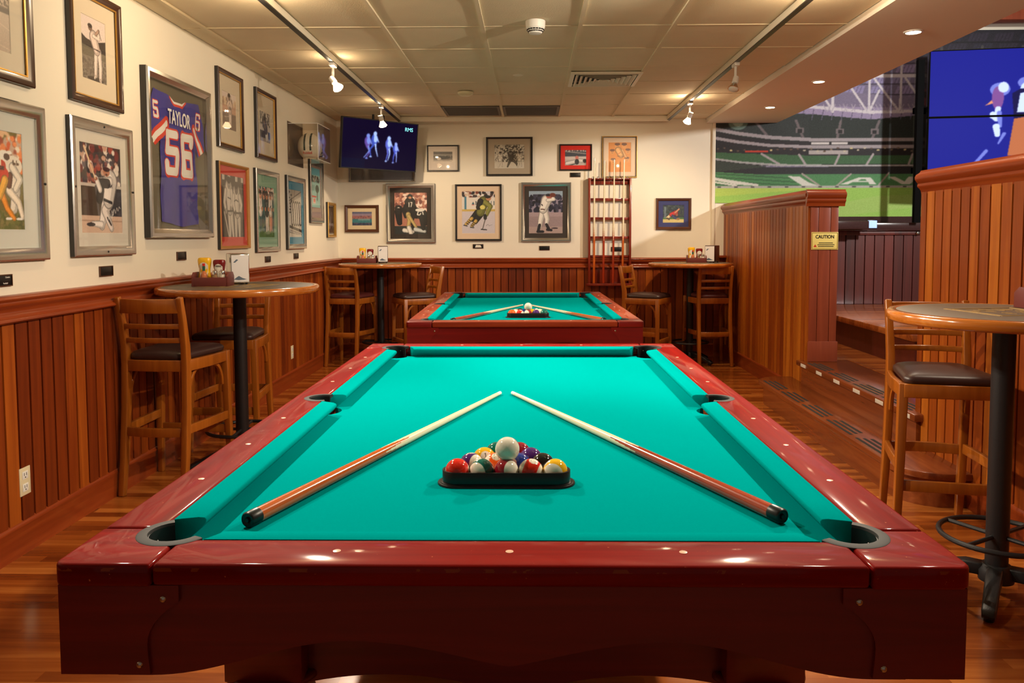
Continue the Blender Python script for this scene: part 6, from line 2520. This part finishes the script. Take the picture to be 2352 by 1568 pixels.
# ------------------------------------------------------------------ cue rack on the back wall with four cues
t = thing('wall_cue_rack', 'red-brown wooden cue rack on the back wall', 'cue rack', ((.630 + 1.070) / 2, YB - .001, 0))
RWd = .220
CRM = wood('rack_wood', (92, 26, 14), (126, 40, 24), (150, 60, 36), 'Z', None, rough=.3, coat=.4)
for s in (-1, 1):
    m = MB()
    m.box(s * RWd - .012, s * RWd + .012, -.085, -.056 * 0 - .004, .80, 1.935)
    m.build('upright', CRM, t, bevel=.002)
for z in (1.86, 1.706, 1.50, 1.295, 1.09):
    m = MB()
    if z == 1.86:
        m.box(-RWd + .012, RWd - .012, -.030, -.004, 1.87, 1.935)
        m.box(-RWd + .012, RWd - .012, -.085, -.030, 1.918, 1.934)
        m.build('top_rail', CRM, t, bevel=.002)
    else:
        m.box(-RWd + .012, RWd - .012, -.060, -.034, z - .014, z + .014)
        m.build('cross_rail', CRM, t, bevel=.002)
m = MB()
m.box(-RWd + .012, RWd - .012, -.020, -.004, .80, 1.09)
m.build('lower_back', CRM, t, bevel=.002)
m = MB()
m.prism([(-RWd - .03, -.004), (RWd + .03, -.004), (RWd + .03, -.10), (RWd, -.13), (-RWd, -.13), (-RWd - .03, -.10)], .775, .80)
m.build('base_shelf', CRM, t, bevel=.004)
for k in range(8):
    x = -.185 + k * .0528
    m = MB()
    for q in (-.006, .006):
        m.lathe([(.0042, 1.928), (.0042, 1.946), (.002, 1.950), (0, 1.951)], (x + q, -.090, 0), 8)
    m.build('cue_clip', M['chrome'], t)
cx = (.630 + 1.070) / 2
for (xb, xt, ztip, lab, mt) in ((-.172, -.168, 2.150, 'leftmost cue in the wall rack, amber butt', M['cue_butt']), (-.071, -.060, 2.120, 'second cue from the left in the wall rack, red butt', M['cue_red']),
                               (.033, .044, 2.130, 'third cue from the left in the wall rack, red butt with white bumper', M['cue_red']), (.135, .149, 2.130, 'rightmost cue in the wall rack, partly behind a stool back', M['cue_butt'])):
    c = cue(lab, (cx + xt, YB - .100, ztip), (cx + xb, YB - .112, .803), mt, 'cues in the wall rack', butt_frac=.34, splice=.46, cap=False, logo=False, rb=.0135)

# ------------------------------------------------------------------ caution sign, video wall, step marks, small things
t = thing('caution_sign', 'yellow CAUTION sign on the end of the far partition', 'sign', (2.212, 5.998, 1.270))
m = MB()
m.box(-.100, .100, -.004, 0, -.066, .066)
m.build('plate', M['sign_yellow'], t, bevel=.001)
m = MB()
m.loft([[(sx * (.096 - i), y, sz * (.062 - i)) for sx, sz in ((-1, -1), (1, -1), (1, 1), (-1, 1))] for i, y in ((0, -.004), (0, -.0052), (.0035, -.0052), (.0035, -.004))], cap=False)
m.build('border', M['sign_dark'] if 'sign_dark' in M else plain('olive_border', (150, 130, 50), .5), t, smooth=0)
text_mesh('heading', 'CAUTION', .036, M['ink'], t, (0, -.0045, .030), (PI / 2, 0, 0), sx=.86, bold=.0009)
m = MB()
for k, (x0, x1) in enumerate(((-.045, .060), (-.055, .072), (-.050, .066))):
    m.box(x0, x1, -.0048, -.0042, -.018 - k * .013, -.013 - k * .013)
m.build('small_print', M['ink'], t, smooth=0)
m = MB()
m.prism([(-.084, -.046), (-.060, -.046), (-.072, -.026)], -.0048, -.0042, lambda p, q, a: (p, a, q))
m.build('warning_triangle', M['red_ink'], t, smooth=0)
m = MB()
m.box(XR - .008, XR + .15, 4.301, 4.305, 1.20, 1.345)
setp(m.build('sign', M['white_plastic']), 'white sign seen edge-on at the end of the near partition', 'sign')


def vpanel(label, z0, z1, y_off):
    """one flat panel of the video wall; the picture runs across both"""
    o0 = Vector((3.945, 8.00, 0))
    ang = math.radians(-9)
    t = thing('video_screen', label, 'screen', (o0.x, o0.y, z0), ang, 'video wall screens')
    w, h = 1.20, z1 - z0
    m = MB()
    m.box(0, w, .004, .07, 0, h)
    m.build('housing', M['black_plastic'], t, bevel=.003)
    m = MB()
    m.loft([[(w / 2 + sx * (w / 2 - i), y, h / 2 + sz * (h / 2 - i)) for sx, sz in ((-1, -1), (1, -1), (1, 1), (-1, 1))] for i, y in ((0, .005), (0, -.003), (.008, -.003), (.008, .004))], cap=False)
    m.build('bezel', M['matte_black'], t, smooth=0)
    P = Paint(0, y_off, 240, y_off + 134, 1.0, (26, 30, 140))
    XX, YY = P.X, P.Y
    P.X, P.Y = (XX - 130) / 1.22 + 150, (YY - 82) / 1.08 + 84
    c1, c2, dk, og = (120, 130, 220), (210, 226, 255), (20, 16, 70), (190, 110, 70)
    # two glowing players with long coats, one carrying an orange ball
    P.ell(150, 84, 15, 13, c1); P.ell(147, 100, 9, 22, (130, 80, 150)); P.ell(155, 80, 8, 10, c2); P.poly([(128, 114), (138, 104), (140, 110)], (230, 150, 110))
    P.ell(187, 72, 11, 10, c1); P.ell(188, 84, 8, 12, c2); P.poly([(168, 92), (180, 84), (200, 84), (206, 140), (172, 140)], dk); P.poly([(180, 92), (190, 90), (192, 128), (176, 128)], c2)
    P.line([(204, 100), (214, 92), (226, 98)], 9, c2); P.line([(148, 120), (146, 136), (140, 130)], 9, c2); P.line([(150, 128), (152, 150)], 8, c1, 5)
    P.poly([(172, 136), (192, 132), (200, 206), (164, 206)], og); P.poly([(192, 128), (220, 130), (216, 166), (196, 166)], dk)
    P.line([(146, 150), (148, 166)], 11, c2, 8); P.line([(158, 164), (150, 182)], 6, c1, 3); P.line([(132, 196), (114, 222), (104, 240)], 6, c1, 4); P.ell(102, 240, 6, 3, c2); P.line([(156, 216), (160, 238)], 7, c1, 4); P.ell(204, 236, 8, 2.4, c2); P.ell(196, 196, 2, 6, c2)
    P.X, P.Y = XX, YY
    P.blur(2)
    P.a = np.clip(P.a, 0, 255)
    P.mesh('screen', lambda X, Y: np.stack([.008 + (w - .016) * X / 240, np.full_like(X, .0035), h - .008 - (h - .016) * (Y - y_off) / 134], -1), M['screen'], t)


vpanel('upper blue screen of the big video wall on the right', 2.478, 3.13, 0)
vpanel('lower blue screen of the big video wall, behind the near partition', 1.822, 2.474, 134)
t = thing('video_wall_stand', 'black frame standing at the left edge of the video wall', 'stand', (3.86, 8.06, 1.44))
m = MB()
m.box(.0, .066, -.01, .04, .0, 1.62)
m.build('upright', M['matte_black'], t, bevel=.004)
m = MB()
m.box(.02, .9, .10, .13, .5, .56); m.box(.02, .9, .10, .13, 1.1, 1.16); m.box(.02, .07, .02, .13, .5, .56); m.box(.02, .07, .02, .13, 1.1, 1.16)
m.build('crossbar', M['matte_black'], t, smooth=0)

up = D.objects['floor_upper_tread']
lo = D.objects['floor_lower_tread']
for k in range(6):
    y = 5.98 - k * .325
    m = MB()
    m.box(2.0435, 2.046, y - .105, y, PLAT - .034, PLAT - .010)
    m.build('nosing_mark', M['nosing'], up, bevel=.001)
for k in range(4):
    y1 = 5.93 - k * .42
    for q in range(3):
        m = MB()
        m.box(2.075 + q * .034, 2.092 + q * .034, max(4.25, y1 - .36 + q * .02), y1 - q * .02, PLAT - .0005, PLAT + .0012)
        m.build('grip_strip', M['grip'], up, smooth=0)
for k in range(5):
    y1 = 6.16 - k * .44
    for q in range(3):
        m = MB()
        m.box(1.815 + q * .036, 1.833 + q * .036, y1 - .37 + q * .02, y1 - q * .015, STEP1 - .0005, STEP1 + .0012)
        m.build('grip_strip', M['grip'], lo, smooth=0)
# bits on the raised level
t = thing('counter_slab', 'short thick dark counter slab on brackets beside the far partition', 'counter', (2.92, 7.98, 1.33))
m = MB()
m.box(-.55, .42, -.10, .14, .045, .125)
m.build('slab', M['dark_stone'], t, bevel=.004)
for x in (-.1, .12):
    m = MB()
    m.path([(x, .13, -.12), (x, .10, -.06), (x, -.02, .044)], .03, .02, up=(1, 0, 0))
    m.build('bracket', M['black_metal'], t, bevel=.002)
t = thing('payment_terminal', 'small device with a lit pale blue screen on the dark counter', 'device', (3.34, 7.92, 1.375))
m = MB()
m.box(0, .098, .002, .02, 0, .090)
m.build('body', M['black_plastic'], t, bevel=.003)
M['blue_lit'] = plain('lit_pale_blue', (150, 180, 240), .3, emit=(150, 180, 246), estr=1.0)
m = MB()
m.box(.005, .093, -.001, .002, .010, .083)
m.build('lit_face', M['blue_lit'], t, smooth=0)
m = MB()
m.lathe([(.0, 0), (.018, 0), (.020, .012), (.012, .022), (0, .024)], seg=16, M=Matrix.Rotation(PI / 2, 3, 'X'))
setp(m.build('coat_knob', M['steel'], loc=(3.95, 8.165, 1.335)), 'small round metal knob on the dark boarded wall', 'knob')
t = thing('dais_post', 'pale purple square post at the corner of the raised seating level', 'post', (2.80, 5.585, PLAT))
m = MB()
m.box(0, .085, 0, .04, 0, DAIS - PLAT - .05)
m.build('post', plain('worn_lilac_wood', (150, 100, 110), .5, noise=.25, nscale=18), t, bevel=.003)
m = MB()
m.box(-.004, .089, -.004, .04, 0, .03)
m.build('foot', M['post'], t, bevel=.002)
